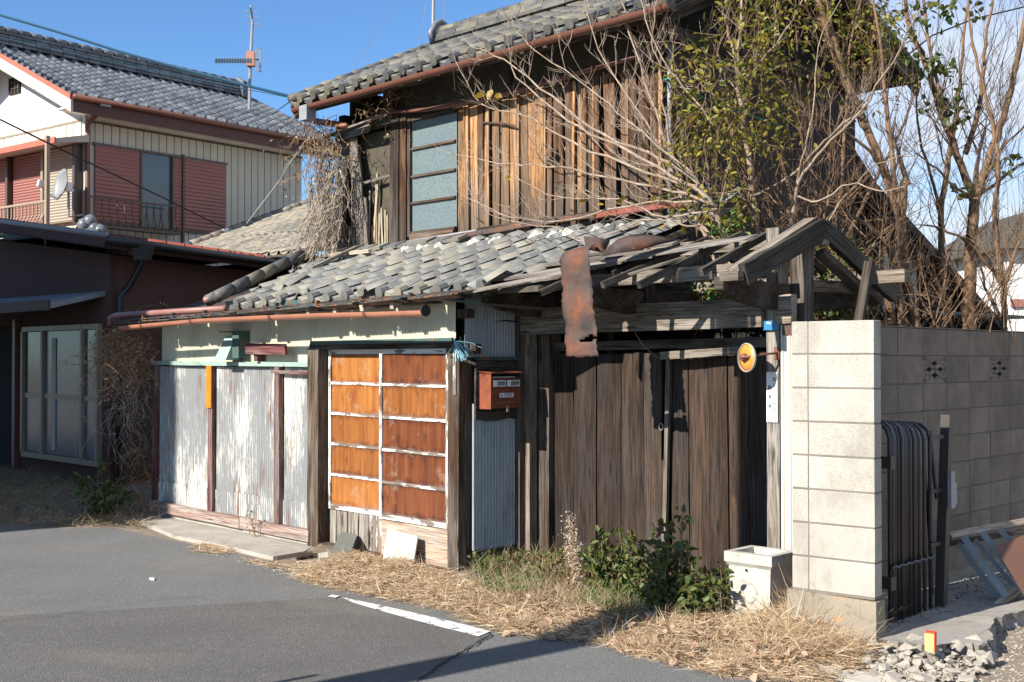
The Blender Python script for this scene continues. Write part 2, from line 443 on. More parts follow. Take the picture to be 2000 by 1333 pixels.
M['red_edge'] = paint('red_edge_paint', (.50,.12,.07), (.40,.10,.06), rust=.05, rough=.6)
M['orange_strip'] = paint('orange_enamel', (.72,.22,.02), (.60,.15,.015), rust=.1, rough=.3, sc=6)
M['black_metal'] = paint('black_painted_steel', (.028,.027,.027), (.02,.02,.02), rough=.4)
M['bronze'] = paint('bronze_painted_steel', (.055,.043,.036), (.04,.033,.03), rough=.38)
M['alu'] = paint('dull_aluminium', (.27,.27,.265), (.20,.20,.20), rough=.5, metal=.3)
M['steel'] = paint('grey_steel', (.34,.34,.34), (.25,.25,.25), rough=.5, metal=.5)
M['zinc'] = paint('grey_zinc', (.27,.28,.30), (.2,.21,.22), rough=.5)
M['cable'] = flat('black_cable', (.01,.01,.012), .6)
M['cable_b'] = flat('blue_black_cable', (.01,.05,.09), .5)
M['blue_sign'] = paint('blue_enamel', (.035,.20,.40), (.04,.17,.33), rough=.3)
M['white'] = paint('white_plate', (.80,.80,.78), (.76,.76,.74), rough=.4)
M['ink'] = flat('black_ink', (.015,.015,.02), .6)
M['ink_b'] = flat('blue_black_ink', (.03,.04,.09), .6)
M['mail'] = paint('red_brown_mailbox', (.15,.035,.018), (.25,.07,.028), rust=.1, rough=.55, sc=9)
M['mirror_o'] = paint('orange_mirror_back', (.62,.26,.05), (.55,.21,.04), rough=.4)
M['slate'] = paint('grey_slate', (.11,.12,.105), (.15,.155,.13), rough=.5, sc=3)
M['boardw'] = paint('pale_hardboard', (.46,.455,.39), (.38,.37,.31), rough=.6, sc=3)
M['plyboard'] = paint('brown_hardboard', (.16,.075,.045), (.13,.06,.04), rough=.6, sc=3)
M['rope'] = flat('pale_blue_twine', (.25,.50,.60), .8)
M['ply_bottom'] = wood('weathered_plywood', (.20,.12,.08), (.42,.31,.22), (.58,.46,.35), (.52,.46,.38), .95, 1.05)
M['cream_metal'] = paint('cream_steel_strip', (.55,.515,.42), (.48,.45,.36), rust=.02, rough=.45, sc=2)
def barkm(name, a, c_):
    b = NB(name)
    c = b.mix(b.ramp(b.noise(9, 5), (.35, 0.), (.65, 1.)), a, c_)
    return b.done(c, .85, b.noise(60, 4), .3, .003)
M['bark_pale'] = barkm('pale_grey_bark', (.20,.14,.095), (.36,.28,.21))
M['bark_brown'] = barkm('brown_bark', (.10,.055,.028), (.22,.13,.068))
M['bark_dark'] = barkm('dark_brown_twig', (.055,.035,.025), (.12,.08,.055))
M['vine'] = barkm('dry_vine', (.16,.085,.035), (.30,.19,.09))
M['vine_pale'] = barkm('pale_dry_vine', (.22,.18,.14), (.36,.30,.235))
def leafm(name, a, c_, d, trans=.25):
    b = NB(name)
    g = b.n('ShaderNodeNewGeometry')
    c = b.ramp(g.outputs['Random Per Island'], (0., a), (.5, c_), (1., d))
    b.done(c, .5, spec=.5)
    tr = b.n('ShaderNodeBsdfTranslucent'); b.set(tr.inputs[0], c); mxs = b.n('ShaderNodeMixShader'); mxs.inputs[0].default_value = trans
    b.t.links.new(b.b.outputs[0], mxs.inputs[1]); b.t.links.new(tr.outputs[0], mxs.inputs[2]); b.t.links.new(mxs.outputs[0], b.out.inputs[0])
    return b.m
M['leaf'] = leafm('evergreen_leaf', (.06,.075,.012), (.19,.18,.022), (.36,.29,.035), .4)
M['leaf_green'] = leafm('weed_leaf', (.04,.065,.018), (.09,.12,.025), (.17,.17,.045), .35)
M['leaf_bright'] = leafm('bright_clover', (.06,.14,.02), (.10,.20,.03), (.16,.24,.05), .3)
M['leaf_yellow'] = leafm('yellow_leaf', (.30,.20,.02), (.36,.24,.03), (.30,.12,.03), .35)
M['leaf_red'] = leafm('maroon_leaf', (.09,.035,.03), (.16,.07,.05), (.10,.09,.03), .3)
M['straw'] = leafm('straw', (.33,.21,.11), (.52,.38,.23), (.66,.53,.36), .2)
M['straw_dark'] = leafm('dim_straw', (.16,.12,.06), (.28,.21,.12), (.34,.27,.16), .2)
M['leaf_litter'] = leafm('leaf_litter', (.22,.12,.07), (.40,.25,.16), (.52,.36,.24), .2)
M['flower_dry'] = leafm('dry_flower_head', (.36,.27,.19), (.50,.40,.30), (.60,.48,.38), .3)
# ---------------------------------------------------------------- shape helpers
def basis(a, b, nrm, fr):
    a, b, n = Vector(a), Vector(b), Vector(nrm).normalized()
    x = (b-a).normalized(); y = n.cross(x).normalized(); z = x.cross(y)
    m = Matrix(((x.x, y.x, z.x, a.x), (x.y, y.y, z.y, a.y), (x.z, y.z, z.z, a.z), (0,0,0,1)))
    return fr @ m
def plankmesh(name, L_, w, th, mat, rough=.0, segs=4, jag=0., warp=0.):
    mb = MB(); n = segs
    for i in range(n+1):
        f = i/n; x = f*L_; j = R.uniform(-rough, rough)*w; j2 = R.uniform(-rough, rough)*w
        if jag and i in (0, n): xa = x+R.uniform(-jag, jag); xb = x+R.uniform(-jag, jag)
        else: xa = xb = x
        wz = warp*math.sin(f*math.pi)*R.uniform(.6, 1.2)
        mb.v += [(xa, -w/2+j, -th/2+wz), (xb, w/2+j2, -th/2+wz), (xb, w/2+j2, th/2+wz), (xa, -w/2+j, th/2+wz)]
    for i in range(n):
        a = i*4; c = a+4
        mb.f += [(a+k, a+(k+1) % 4, c+(k+1) % 4, c+k) for k in range(4)]
    mb.f += [(3,2,1,0), (n*4, n*4+1, n*4+2, n*4+3)]
    return mb.mesh(name, mat)
def board(name, parent, a, b, w, th, nrm, mat, fr=HF, rough=.03, segs=4, jag=0., warp=0., **kw):
    a = Vector(a); b = Vector(b)
    return link(name, plankmesh(name, (b-a).length, w, th, mat, rough, segs, jag, warp), basis(a, b, nrm, fr), parent, **kw)
def part(name, parent, mb, mat, Mw=HF, smooth=False, **kw):
    return link(name, mb.mesh(name, mat, smooth), Mw, parent, **kw)
def sheet(name, parent, x0, x1, y, z0, z1, mat, fr=HF, pitch=.032, amp=.0095, per=6, axis=0, thick=.004, ragged=0., **kw):
    # corrugated sheet standing in the plane y (axis 0) or x (axis 1)
    n = max(4, int((x1-x0)/pitch*per)); v = []; q = []
    for i in range(n+1):
        x = x0+(x1-x0)*i/n; d = amp*math.sin(2*math.pi*x/pitch)
        zb = z0+R.uniform(0, ragged); p = [(x, y+d, zb), (x, y+d, z1)]
        p = p if axis == 0 else [(y+d, x, zb), (y+d, x, z1)]
        v += p
        if i: q.append((2*i-2, 2*i, 2*i+1, 2*i-1))
    me = fast_mesh(name, v, q, mat)
    me.polygons.foreach_set('use_smooth', [True]*len(me.polygons))
    return link(name, me, fr, parent, **kw)
def rnd(a, b): return R.uniform(a, b)
def tile_mesh(name, w, l, th, mat, eave=False, n=8, amp=1.):
    v = []; f = []; N = n+1
    def prof(x):
        k = x/w
        return (-.036*math.sin(math.pi*k/.7) if k < .7 else .046*math.sin(math.pi*(k-.7)/.4))*amp
    xs = [w*1.08*i/n for i in range(N)]
    for x in xs: v.append((x, 0, prof(x)+th))
    for x in xs: v.append((x, l, prof(x)))
    drop = .05 if eave else .016
    for x in xs: v.append((x, 0, prof(x)+th-(drop if x < w*.72 else .016)))
    for i in range(n):
        f.append((i, i+1, N+i+1, N+i)); f.append((2*N+i, 2*N+i+1, i+1, i))
    mb = MB(); mb.v = v; mb.f = f
    if eave:
        c = (w*.9, -.02, th+.0)
        mb.tube([c, (c[0], .06, c[2])], .046, 10)
    me = mb.mesh(name, mat)
    me.polygons.foreach_set('use_smooth', [i < 2*n and i % 2 == 0 for i in range(len(me.polygons))])
    return me
def tile_field(parent, fr, o, cols, rows, w, ex, pitch, mat, name='roof_tile', jit=1., keep=None, one=None, eave=True, amp=1., back=False):
    # o: lower-left corner of the field in frame coordinates, x along the eave, slope climbs towards +y (or -y)
    ang = math.atan(pitch); ms = [tile_mesh(name, w, ex*1.18, .018, mat, False, 10, amp) for _ in range(1)]
    em = tile_mesh(name, w, ex*1.18, .018, mat, True, 10, amp)
    rest = MB(); nk = 0
    for r in range(rows):
        for c in range(cols):
            if keep and not keep(c, r): continue
            m = em if (r == 0 and eave) else ms[0]
            T = Matrix.Translation((o[0]+c*w, o[1]+r*ex*math.cos(ang)*(-1 if back else 1), o[2]+r*ex*math.sin(ang)))
            rot = Matrix.Rotation(ang+rnd(-.02, .03)*jit, 4, 'X') @ Matrix.Rotation(rnd(-.03, .03)*jit, 4, 'Z') @ Matrix.Rotation(rnd(-.03, .03)*jit, 4, 'Y')
            T2 = Matrix.Translation((rnd(-.006, .006)*jit, rnd(-.012, .012)*jit, rnd(0, .006)*jit))
            lm = T @ T2 @ rot
            if one is None or one(c, r):
                link(name, m, fr @ lm, parent); nk += 1
            else:
                b0 = len(rest.v)
                rest.v += [tuple(lm @ vv.co) for vv in m.vertices]
                rest.f += [tuple(b0+i for i in p.vertices) for p in m.polygons]
    if rest.v: part(name + '_course', parent, rest, mat, fr, True, kind='stuff')
    return nk
def strip_blades(n, pos, direction, length, width, mat, name, bend=.4, segs=2):
    # curved grass blades: pos (n,3), direction (n,3)
    d = direction/np.linalg.norm(direction, axis=1, keepdims=True)
    side = np.cross(d, NR.normal(size=(n, 3))); side /= np.linalg.norm(side, axis=1, keepdims=True)+1e-9
    bv = np.cross(d, side); V = []
    for k in range(segs+1):
        f = k/segs
        c = pos+d*(length[:, None]*f)+bv*(length[:, None]*bend*f*f*NR.uniform(-1, 1, n)[:, None] if k == 0 else 0)
        V.append((c, f))
    curve = bv*(length*bend*NR.uniform(-1, 1, n))[:, None]-np.array([0, 0, 1.])*(length*bend*.6*NR.uniform(0, 1, n))[:, None]
    arr = []
    for c, f in V:
        c = pos+d*(length[:, None]*f)+curve*f*f
        c[:, 2] = np.maximum(c[:, 2], pos[:, 2]*.5+.003)
        wd = (width*(1-.85*f))[:, None]*side*.5
        arr += [c-wd, c+wd]
    A = np.stack(arr, 1)                    # n, 2*(segs+1), 3
    b = (np.arange(n)*2*(segs+1))[:, None]
    q = np.concatenate([b+np.array([[2*k, 2*k+1, 2*k+3, 2*k+2]]) for k in range(segs)], 0)
    return fast_mesh(name, A.reshape(-1, 3), q, mat)
def leaves_mesh(name, pos, size, mat, up=.3, ratio=.55, droop=None, fold=.25):
    n = len(pos); pos = np.asarray(pos, float)
    nm = NR.normal(size=(n, 3)); nm[:, 2] = np.abs(nm[:, 2])+up; nm /= np.linalg.norm(nm, axis=1, keepdims=True)
    d = NR.normal(size=(n, 3))
    if droop is not None: d += np.array([0, 0, -droop])
    d -= nm*(d*nm).sum(1, keepdims=True); d /= np.linalg.norm(d, axis=1, keepdims=True)+1e-9
    s = np.cross(nm, d); L_ = np.asarray(size)*NR.uniform(.6, 1.25, n); L_ = L_[:, None]; W = L_*ratio*.5
    P = [pos, pos+d*L_*.3+s*W*.9+nm*L_*fold*.3, pos+d*L_*.68+s*W*.75+nm*L_*fold*.2, pos+d*L_-nm*L_*.12,
         pos+d*L_*.68-s*W*.75+nm*L_*fold*.2, pos+d*L_*.3-s*W*.9+nm*L_*fold*.3]
    A = np.stack(P, 1); b = (np.arange(n)*6)[:, None]
    q = np.concatenate([b+np.array([[0, 1, 2, 3]]), b+np.array([[0, 3, 4, 5]])], 0)
    return fast_mesh(name, A.reshape(-1, 3), q, mat)
def inside(p, poly):
    x, y = p; c = False; j = len(poly)-1
    for i in range(len(poly)):
        if (poly[i][1] > y) != (poly[j][1] > y) and x < (poly[j][0]-poly[i][0])*(y-poly[i][1])/(poly[j][1]-poly[i][1])+poly[i][0]: c = not c
        j = i
    return c
def scatter(poly, n):
    xs = [p[0] for p in poly]; ys = [p[1] for p in poly]; out = []
    while len(out) < n:
        p = (R.uniform(min(xs), max(xs)), R.uniform(min(ys), max(ys)))
        if inside(p, poly): out.append(p)
    return np.array(out)
# ================================================================ SETTING
def groundpoly(name, pts, z, mat, **kw):
    mb = MB(); mb.poly([(p[0], p[1], z) for p in pts])
    return part(name, None, mb, mat, ID, kind='structure', **kw)
G = lambda x, y: tuple(gp(x, y))[:2]
groundpoly('ground', [(-300, -300), (300, -300), (300, 300), (-300, 300)], 0, M['dirt'])
road_edge = [G(-400, 1010), G(0, 1035), G(220, 1032), G(400, 1070), G(560, 1104), G(690, 1150), G(960, 1218), G(1270, 1262), G(1500, 1300), G(1700, 1345)]
groundpoly('road', [(-60, 10)] + road_edge + [(14, -6), (14, -30), (-60, -30)], .004, M['asphalt'])
groundpoly('road_patch', [G(0, 1206), G(320, 1188), G(650, 1170), G(800, 1203), G(960, 1241), G(905, 1275), G(870, 1297), G(815, 1333), (-.9, 3), (-9, 3)], .008, M['asphalt2'])
mb = MB()
up = [(668, 1170), (740, 1185), (810, 1201), (880, 1217), (930, 1229), (958, 1237)]
lo = [(690, 1181), (748, 1198), (802, 1213), (866, 1230), (912, 1241), (934, 1247)]
u2, l2 = [gp(*p) for p in up], [gp(*p) for p in lo]
for i in range(5): mb.poly([(*q[:2], .012) for q in (l2[i], l2[i+1], u2[i+1], u2[i])])
mb.poly([(*gp(*p)[:2], .012) for p in ((640, 1169), (655, 1171), (664, 1167), (648, 1165))])
part('road_marking', None, mb, M['line'], ID, kind='structure')
def crackline(pts, w, seed=1):
    rr = random.Random(seed); mb = MB(); P = []
    for i in range(len(pts)-1):
        a, b = gp(*pts[i]), gp(*pts[i+1]); n = max(2, int((b-a).length/.05))
        for k in range(n):
            q = a.lerp(b, k/n); P.append(Vector((q.x+rr.uniform(-.012, .012), q.y+rr.uniform(-.012, .012), .0165)))
    for i in range(len(P)-1):
        d = (P[i+1]-P[i]).normalized(); s = Vector((-d.y, d.x, 0))*w*rr.uniform(.4, 1); s2 = Vector((-d.y, d.x, 0))*w*rr.uniform(.4, 1)
        mb.poly([P[i]-s, P[i+1]-s2, P[i+1]+s2, P[i]+s])
    return mb
part('road_crack', None, crackline([(960, 1243), (905, 1276), (870, 1298), (815, 1335)], .008), M['crack'], ID, kind='structure')
part('road_crack', None, crackline([(-80, 1225), (0, 1218), (60, 1212), (110, 1208), (170, 1192), (330, 1172), (420, 1168)], .0035, 2), M['crack'], ID, kind='structure')
# concrete apron along the left front
mb = MB(); ap = [hp(300, 1012, -.02)]
apr = [(-5.05, -.03), (-1.95, -.03), (-1.75, -.28), (-1.7, -.62), (-2.5, -.60), (-3.4, -.62), (-4.0, -.50), (-4.6, -.38), (-5.1, -.30)]
mb.prism([(x, y, -.02) for x, y in apr], (0, 0, .055))
part('concrete_apron', None, mb, M['concrete'], HF, kind='structure')
# verge: a low bank of soil in front of the gate
vp = [HI @ Vector((*G(x, y), 0)) for x, y in ((556, 1128), (600, 1142), (690, 1158), (800, 1180), (900, 1200), (968, 1232), (1060, 1248), (1160, 1258), (1250, 1290), (1330, 1305), (1420, 1330))]
vpoly = [(p.x, p.y) for p in vp] + [(3.7, -.62), (3.6, .25), (2.6, .80), (0, .95), (0, .02), (-1.9, .02), (-1.75, -.2)]
def pdist(p, poly):
    d = 9
    for i in range(len(poly)):
        a, b = poly[i-1], poly[i]; dx, dy = b[0]-a[0], b[1]-a[1]; l = dx*dx+dy*dy
        k = max(0, min(1, ((p[0]-a[0])*dx+(p[1]-a[1])*dy)/l)); d = min(d, math.hypot(p[0]-a[0]-k*dx, p[1]-a[1]-k*dy))
    return d
def vh(s, t):
    if not inside((s, t), vpoly): return -.02
    d = pdist((s, t), vpoly[:14])
    return .002+.055*min(1, d/.45)+.012*math.sin(s*9+t*5)*min(1, d/.2)
mb = MB(); nx, ny = 150, 60
for j in range(ny+1):
    for i in range(nx+1):
        s = -2.1+6.0*i/nx; t = -1.45+2.5*j/ny
        mb.v.append((s, t, vh(s, t)))
for j in range(ny):
    for i in range(nx):
        a = j*(nx+1)+i; mb.f.append((a, a+1, a+nx+2, a+nx+1))
part('verge_soil', None, mb, M['dirt'], HF, True, kind='structure')
# low kerb that leaves the verge at the lower right
cu = [gp(1500, 1296, .03), gp(1580, 1306, .03), gp(1660, 1320, .03), gp(1760, 1340, .03), gp(1900, 1372, .03)]
mb = MB()
for i in range(4):
    a, b = cu[i], cu[i+1]; d = (b-a).normalized(); n = Vector((-d.y, d.x, 0))
    mb.hexa([(*(a-n*.07)[:2], -.05), (*(b-n*.07)[:2], -.05), (*(b+n*.07)[:2], -.05), (*(a+n*.07)[:2], -.05),
             (*(a-n*.04)[:2], .02), (*(b-n*.04)[:2], .02), (*(b+n*.07)[:2], .045), (*(a+n*.07)[:2], .045)])
part('kerb', None, mb, M['concrete'], ID, kind='structure')
# ================================================================ THE OLD HOUSE
house = thing('abandoned_house', 'derelict two storey wooden house with grey tiled roofs and orange boarded sliding doors', 'house', HF)
H = house
# --- lower storey, left part
part('foundation', H, MB().box(-4.97, -1.99, -.035, .3, 0, .082), M['concrete'])
board('sill_timber', H, (-4.97, -.03, .135), (-3.15, -.03, .125), .105, .10, (0, -1, 0), M['wood_sill'])
board('sill_timber', H, (-3.17, -.022, .125), (-1.99, -.022, .118), .10, .10, (0, -1, 0), M['wood_sill'])
part('backing_wall', H, MB().box(-4.9, -.05, .09, .16, .05, 2.12).box(-4.93, -4.88, .03, 1.6, .05, 2.15).box(-.09, -.03, .16, .6, .05, 2.2), M['dark'])
for x0, x1 in ((-4.90, -3.79), (-3.69, -2.57), (-2.49, -2.03)):
    sheet('corrugated_sheet', H, x0, x1, 0, .34, 1.625, M['tin_peel'])
    sheet('corrugated_strip', H, x0, x1, -.010, .17, .40, M['tin_peel'], ragged=.004)
def post(name, s0, s1, t0, t1, z0, z1, mat, parent=None, **kw):
    n = (0, -1, 0); return board(name, parent or H, ((s0+s1)/2, (t0+t1)/2, z0), ((s0+s1)/2, (t0+t1)/2, z1), s1-s0, t1-t0, n, mat, **kw)
post('batten', -4.96, -4.88, -.05, .0, .17, 1.63, M['wood_red'])
post('batten', -3.785, -3.70, -.055, -.01, .09, 1.63, M['wood_red'])
post('batten', -2.575, -2.49, -.055, -.01, .09, 1.63, M['wood_red'])
board('trim_strip', H, (-4.98, -.035, 1.66), (-3.5, -.035, 1.655), .042, .05, (0, -1, 0), M['green_trim'], rough=.01)
board('trim_strip', H, (-3.498, -.037, 1.655), (-2.02, -.037, 1.652), .042, .05, (0, -1, 0), M['green_trim'], rough=.01)
sheet('corrugated_sheet', H, -4.84, -2.0, .004, 1.67, 2.17, M['tin_cream'])
sheet('corrugated_sheet', H, -2.0, -.05, -.025, 1.855, 2.17, M['tin_cream'], ragged=.01)
board('trim_strip', H, (-1.98, -.05, 1.845), (-.05, -.05, 1.85), .035, .03, (0, -1, 0), M['green_dark'])
board('lintel', H, (-2.02, .0, 1.812), (-.02, .0, 1.812), .045, .09, (0, -1, 0), M['wood_dark'])
post('post', -2.01, -1.84, -.07, .06, .0, 1.80, M['wood_post'])
post('post', -.135, -.003, -.03, .10, .0, 1.80, M['wood_post'])
board('white_strip', H, (-.045, -.033, 1.42), (-.045, -.033, 1.83), .035, .012, (0, -1, 0), M['white_worn'])
board('shelf_board', H, (-2.95, -.12, 1.80), (-2.28, -.12, 1.79), .10, .025, (0, -1, 0), M['wood_red'], jag=.01)
post('bracket', -2.86, -2.80, -.1, -.01, 1.68, 1.83, M['wood_red']); 
board('rail_bar', H, (-2.62, -.06, 1.585), (-2.0, -.06, 1.575), .032, .02, (0, -1, 0), M['wood_red'])
# --- sliding doors
def leaf(s0, s1, t, z0, z1, n, matf, nm):
    st = .034; rail = .022; ph = (z1-z0-2*.04-(n-1)*rail)/n
    fr_ = post('door_frame', s0, s0+st, t-.017, t+.017, z0, z1, matf)
    for x in (s1-st,): link('stile', plankmesh('stile', z1-z0, st, .034, matf), basis((x+st/2, t, z0), (x+st/2, t, z1), (0, -1, 0), HF), fr_)
    for z in (z0, z1-.04): link('rail', plankmesh('rail', s1-s0-2*st-.004, .04, .03, matf), basis((s0+st+.002, t, z+.02), (s1-st-.002, t, z+.02), (0, -1, 0), HF), fr_)
    for k in range(n):
        zb = z0+.04+k*(ph+rail)
        pm = MB().box(0, s1-s0-2*st+.01, -.004, .004, 0, ph+.01).mesh('pane', M[('pane_orange' if k in (1, 2) else 'pane_amber') if nm == 'l' else ('pane_orange' if k == 3 else 'pane_brown')])
        link('pane', pm, at(s0+st-.005, t+.004, zb-.005), fr_)
        if k: 
            zz = zb-rail/2; link('glazing_bar', plankmesh('glazing_bar', s1-s0-2*st-.004, rail, .028, M['white_worn'] if k < 3 else matf, .06, 6, 0, -.006), basis((s0+st+.002, t, zz+.004), (s1-st-.002, t, zz), (0, -1, 0), HF), fr_)
leaf(-1.825, -1.01, .045, .375, 1.785, 5, M['white_wood'], 'l')
leaf(-1.03, -.14, .0, .365, 1.785, 5, M['white_wood'], 'r')
x = -1.82
for w in (.10, .17, .16, .15, .20): board('plank', H, (x+w/2, .05, .03), (x+w/2, .05, .37+rnd(-.005, .005)), w-.012, .02, (0, -1, 0), R.choice([M['wood_grey'], M['white_worn'], M['wood_grey']])); x += w
part('door_base_panel', H, MB().box(-1.02, -.145, .0, .02, .03, .355), M['ply_bottom'])
board('door_sill', H, (-1.84, .0, .05), (-.14, .0, .03), .05, .12, (0, -1, 0), M['wood_brown'])
# --- alcove wall that turns towards the gate
sheet('corrugated_sheet', H, .10, .56, .012, .20, 1.35, M['tin_blue'], axis=1, pitch=.034)
sheet('corrugated_sheet', H, .01, .62, .012, 1.715, 2.22, M['tin_blue'], axis=1, pitch=.034)
part('backing_wall', H, MB().box(-.05, 0, .1, .62, 0, 2.2), M['dark'])
board('trim_strip', H, (.03, .12, 1.705), (.03, .6, 1.705), .028, .03, (1, 0, 0), M['green_dark'])
board('mail_board', H, (.03, .11, 1.45), (.03, .60, 1.445), .46, .02, (1, 0, 0), M['wood_dark'])
board('sill_timber', H, (.02, .11, .12), (.02, .60, .12), .16, .05, (1, 0, 0), M['wood_dark'])
part('foundation', H, MB().box(-.03, .06, .05, .62, 0, .045), M['concrete'])
post('post', .0, .07, .56, .64, 0, 2.2, M['wood_dark'])
board('rail_bar', H, (-.10, -.06, 1.74), (.06, .09, 1.66), .022, .022, (0, 0, 1), M['wood_brown'])
post('block_end', .01, .09, .06, .12, 1.74, 1.82, M['wood_dark'], rough=0, segs=1)
post('block_end', -.03, .09, -.02, .05, 2.02, 2.09, M['wood_dark'], rough=0, segs=1)
# --- iron eave over the doors
x = -5.12; k = 0
while x < -.02:
    w = .62 if x < -.7 else .58
    dz = rnd(-.008, .012); z0 = 2.095+.016*(x+5.1)
    mb = MB().hexa([(x, -.40, z0+dz), (x+w-.015, -.40, z0+dz+.01), (x+w-.015, -.14, z0+.045), (x, -.14, z0+.04), (x, -.40, z0+dz+.012), (x+w-.015, -.40, z0+dz+.022), (x+w-.015, -.14, z0+.057), (x, -.14, z0+.052)])
    mb.box(x-.012, x+.016, -.405, -.37, z0+dz-.012, z0+dz+.04)
    part('eave_sheet', H, mb, M['darkroof'])
    board('eave_sheet', H, (x+.02, -.37, z0-.022), (x+w*rnd(.8, 1.0), -.37, z0-.018+rnd(-.01, .015)), .012, .10, (0, -1, .2), M['darkroof'], jag=.02)
    x += w
for i in range(13):
    x = -4.9+i*.41+rnd(-.04, .04)
    if x < 0: board('rafter_end', H, (x, -.36, 2.045+.016*(x+5.1)), (x, .3, 2.19+.016*(x+5.1)), .045, .05, (0, 0, 1), M['wood_pale'], rough=0, segs=1)
board('eave_board', H, (-5.05, -.22, 2.08), (-.04, -.22, 2.14), .10, .02, (0, 0, 1), M['wood_dark'])
board('eave_fascia', H, (-3.45, -.085, 2.195), (.30, -.085, 2.21), .07, .02, (0, -1, 0), M['green_dark'])
part('soffit', H, MB().hexa([(-4.95, -.05, 2.13), (.30, -.05, 2.17), (.5, .9, 2.45), (-4.95, .9, 2.45), (-4.95, -.05, 2.16), (.30, -.05, 2.2), (.5, .9, 2.48), (-4.95, .9, 2.48)]), M['wood_dark'])
board('flashing', H, (-.10, -.38, 2.185), (.28, -.02, 2.12), .05, .02, (0, 0, 1), M['green_dark'])
board('flashing', H, (.26, -.04, 2.12), (.60, .40, 2.08), .04, .02, (0, 0, 1), M['fascia'])
# gutters
def gut(name, pts, r, mat, capm, tt, fr=HF, parent=None, half=True):
    P = [hp(x, y, tt, fr) for x, y in pts]
    mb = MB().tube(P, r, 8, half=half)
    o = part(name, parent or H, mb, mat, fr, True)
    if half:
        mb2 = MB().tube([P[-1], P[-1]+(P[-1]-P[-2]).normalized()*.012], r*1.06, 8, half=False)
        part('gutter_cap', parent or H, mb2, capm, fr)
    return P
P = gut('eave_gutter', [(238, 638), (300, 632), (400, 623), (520, 617), (640, 612), (740, 610), (830, 607)], .045, M['gutter_o'], M['black_metal'], -.47)
for f in (.12, .3, .52, .8):
    q = P[0].lerp(P[-1], f); i = min(5, int(f*6)); q = P[i].lerp(P[i+1], f*6-i)
    part('gutter_strap', H, MB().tube([q+Vector((-.02, 0, 0)), q+Vector((.02, 0, 0))], .0475, 8, half=True), M['gutter_b'])
P = [hp(x, y, -.30) for x, y in ((215, 636), (215, 622), (225, 617), (300, 612), (440, 603))]
part('rain_pipe', H, MB().tube(P, .032, 8), M['pipe_p'], smooth=True)
P = [(-3.52, -.25, 2.27), (-3.5, -.16, 2.30), (-3.62, .05, 2.36), (-3.9, .75, 2.63), (-4.1, 1.30, 2.86), (-4.12, 1.36, 2.92), (-4.0, 1.45, 2.95), (-3.75, 1.45, 2.97)]
part('rain_pipe', H, MB().tube(P, .033, 8), M['pipe_p'], smooth=True)
# --- lower tiled roof
lp = .37
def lz(t): return 2.225+lp*(t+.1)
lroof = part('lower_roof', H, MB().hexa([(-3.35, -.06, lz(-.06)-.05), (.9, -.06, lz(-.06)-.05), (1.3, 1.62, lz(1.62)-.05), (-4.1, 1.62, lz(1.62)-.05), (-3.35, -.06, lz(-.06)-.01), (.9, -.06, lz(-.06)-.01), (1.3, 1.62, lz(1.62)-.01), (-4.1, 1.62, lz(1.62)-.01)]), M['mud'])
def keep_low(c, r):
    s = -4.1+c*.25; t = -.1+r*.225*.937
    return s > -3.42-.43*(t+.1)-.02 and s < .28+.62*(t+.1) and not (c, r) in ((7, 0), (4, 1))
tile_field(lroof, HF, (-4.1, -.12, 2.235), 22, 8, .25, .225, lp, M['tile_old'], keep=keep_low, jit=.8)
tm = tile_mesh('roof_tile', .25, .27, .018, M['tile_old'])
for (x, t, a, b) in ((-2.37, -.11, .25, .1), (-2.2, -.02, -.2, .05), (-1.5, -.1, .12, 0), (-1.22, -.14, -.15, .1), (-.85, -.12, .1, .1), (-.2, -.16, .3, .05), (.2, -.12, -.1, .2), (-3.05, .22, .1, .2), (1.05, 1.3, .5, .2), (1.2, 1.5, -.5, .3)):
    link('roof_tile', tm, HF @ Matrix.Translation((x, t, lz(t)+.035)) @ Matrix.Rotation(a, 4, 'Z') @ Matrix.Rotation(math.atan(lp)+b, 4, 'X'), lroof)
for k in range(8):                          # round ridge tiles down the left edge
    f = k/8; a = Vector((-3.50, -.22, 2.27)).lerp(Vector((-4.2, 1.5, 2.93)), f); b = Vector((-3.50, -.22, 2.27)).lerp(Vector((-4.2, 1.5, 2.93)), f+.135)
    for dx, dz in ((0, 0), (.17, .035)):
        if dx and k > 5: continue
        part('ridge_tile', lroof, MB().tube([a+Vector((dx+rnd(-.01, .01), 0, dz)), b+Vector((dx, 0, dz+.01))], [.062, .055], 9), M['tile_top'], smooth=True)
for k in range(9):
    x = -3.7+k*.24; board('ridge_tile', lroof, (x, 1.40+rnd(-.02, .02), 2.86), (x+.23, 1.40+rnd(-.02, .02), 2.87+rnd(-.01, .01)), .15, .03, (0, -.4, 1), M['tile_old'], jag=.01)
mb = MB()
for k in range(60):
    x = rnd(-2.4, 1.15); r = rnd(.03, .075); c = Vector((x, rnd(1.28, 1.45), lz(1.36)+.02+rnd(0, .03)))
    n = 7; b0 = len(mb.v); mb.v.append(tuple(c+Vector((0, 0, r*.5))))
    for i in range(n):
        a = 2*math.pi*i/n; rr = r*rnd(.7, 1.3); mb.v.append((c.x+rr*1.3*math.cos(a), c.y+rr*math.sin(a), c.z-.02+.37*rr*math.sin(a)))
    mb.f += [(b0, b0+1+i, b0+1+(i+1) % n) for i in range(n)]
part('ridge_mortar', lroof, mb, M['mortar'], kind='stuff')
board('loose_board', lroof, (-3.65, 1.22, 2.81), (-2.75, 1.18, 2.80), .06, .03, (0, -.3, 1), M['wood_pale'], jag=.02)
board('loose_board', lroof, (-3.15, .75, 2.62), (-3.1, 1.28, 2.87), .06, .03, (0, -.3, 1), M['wood_beam'])
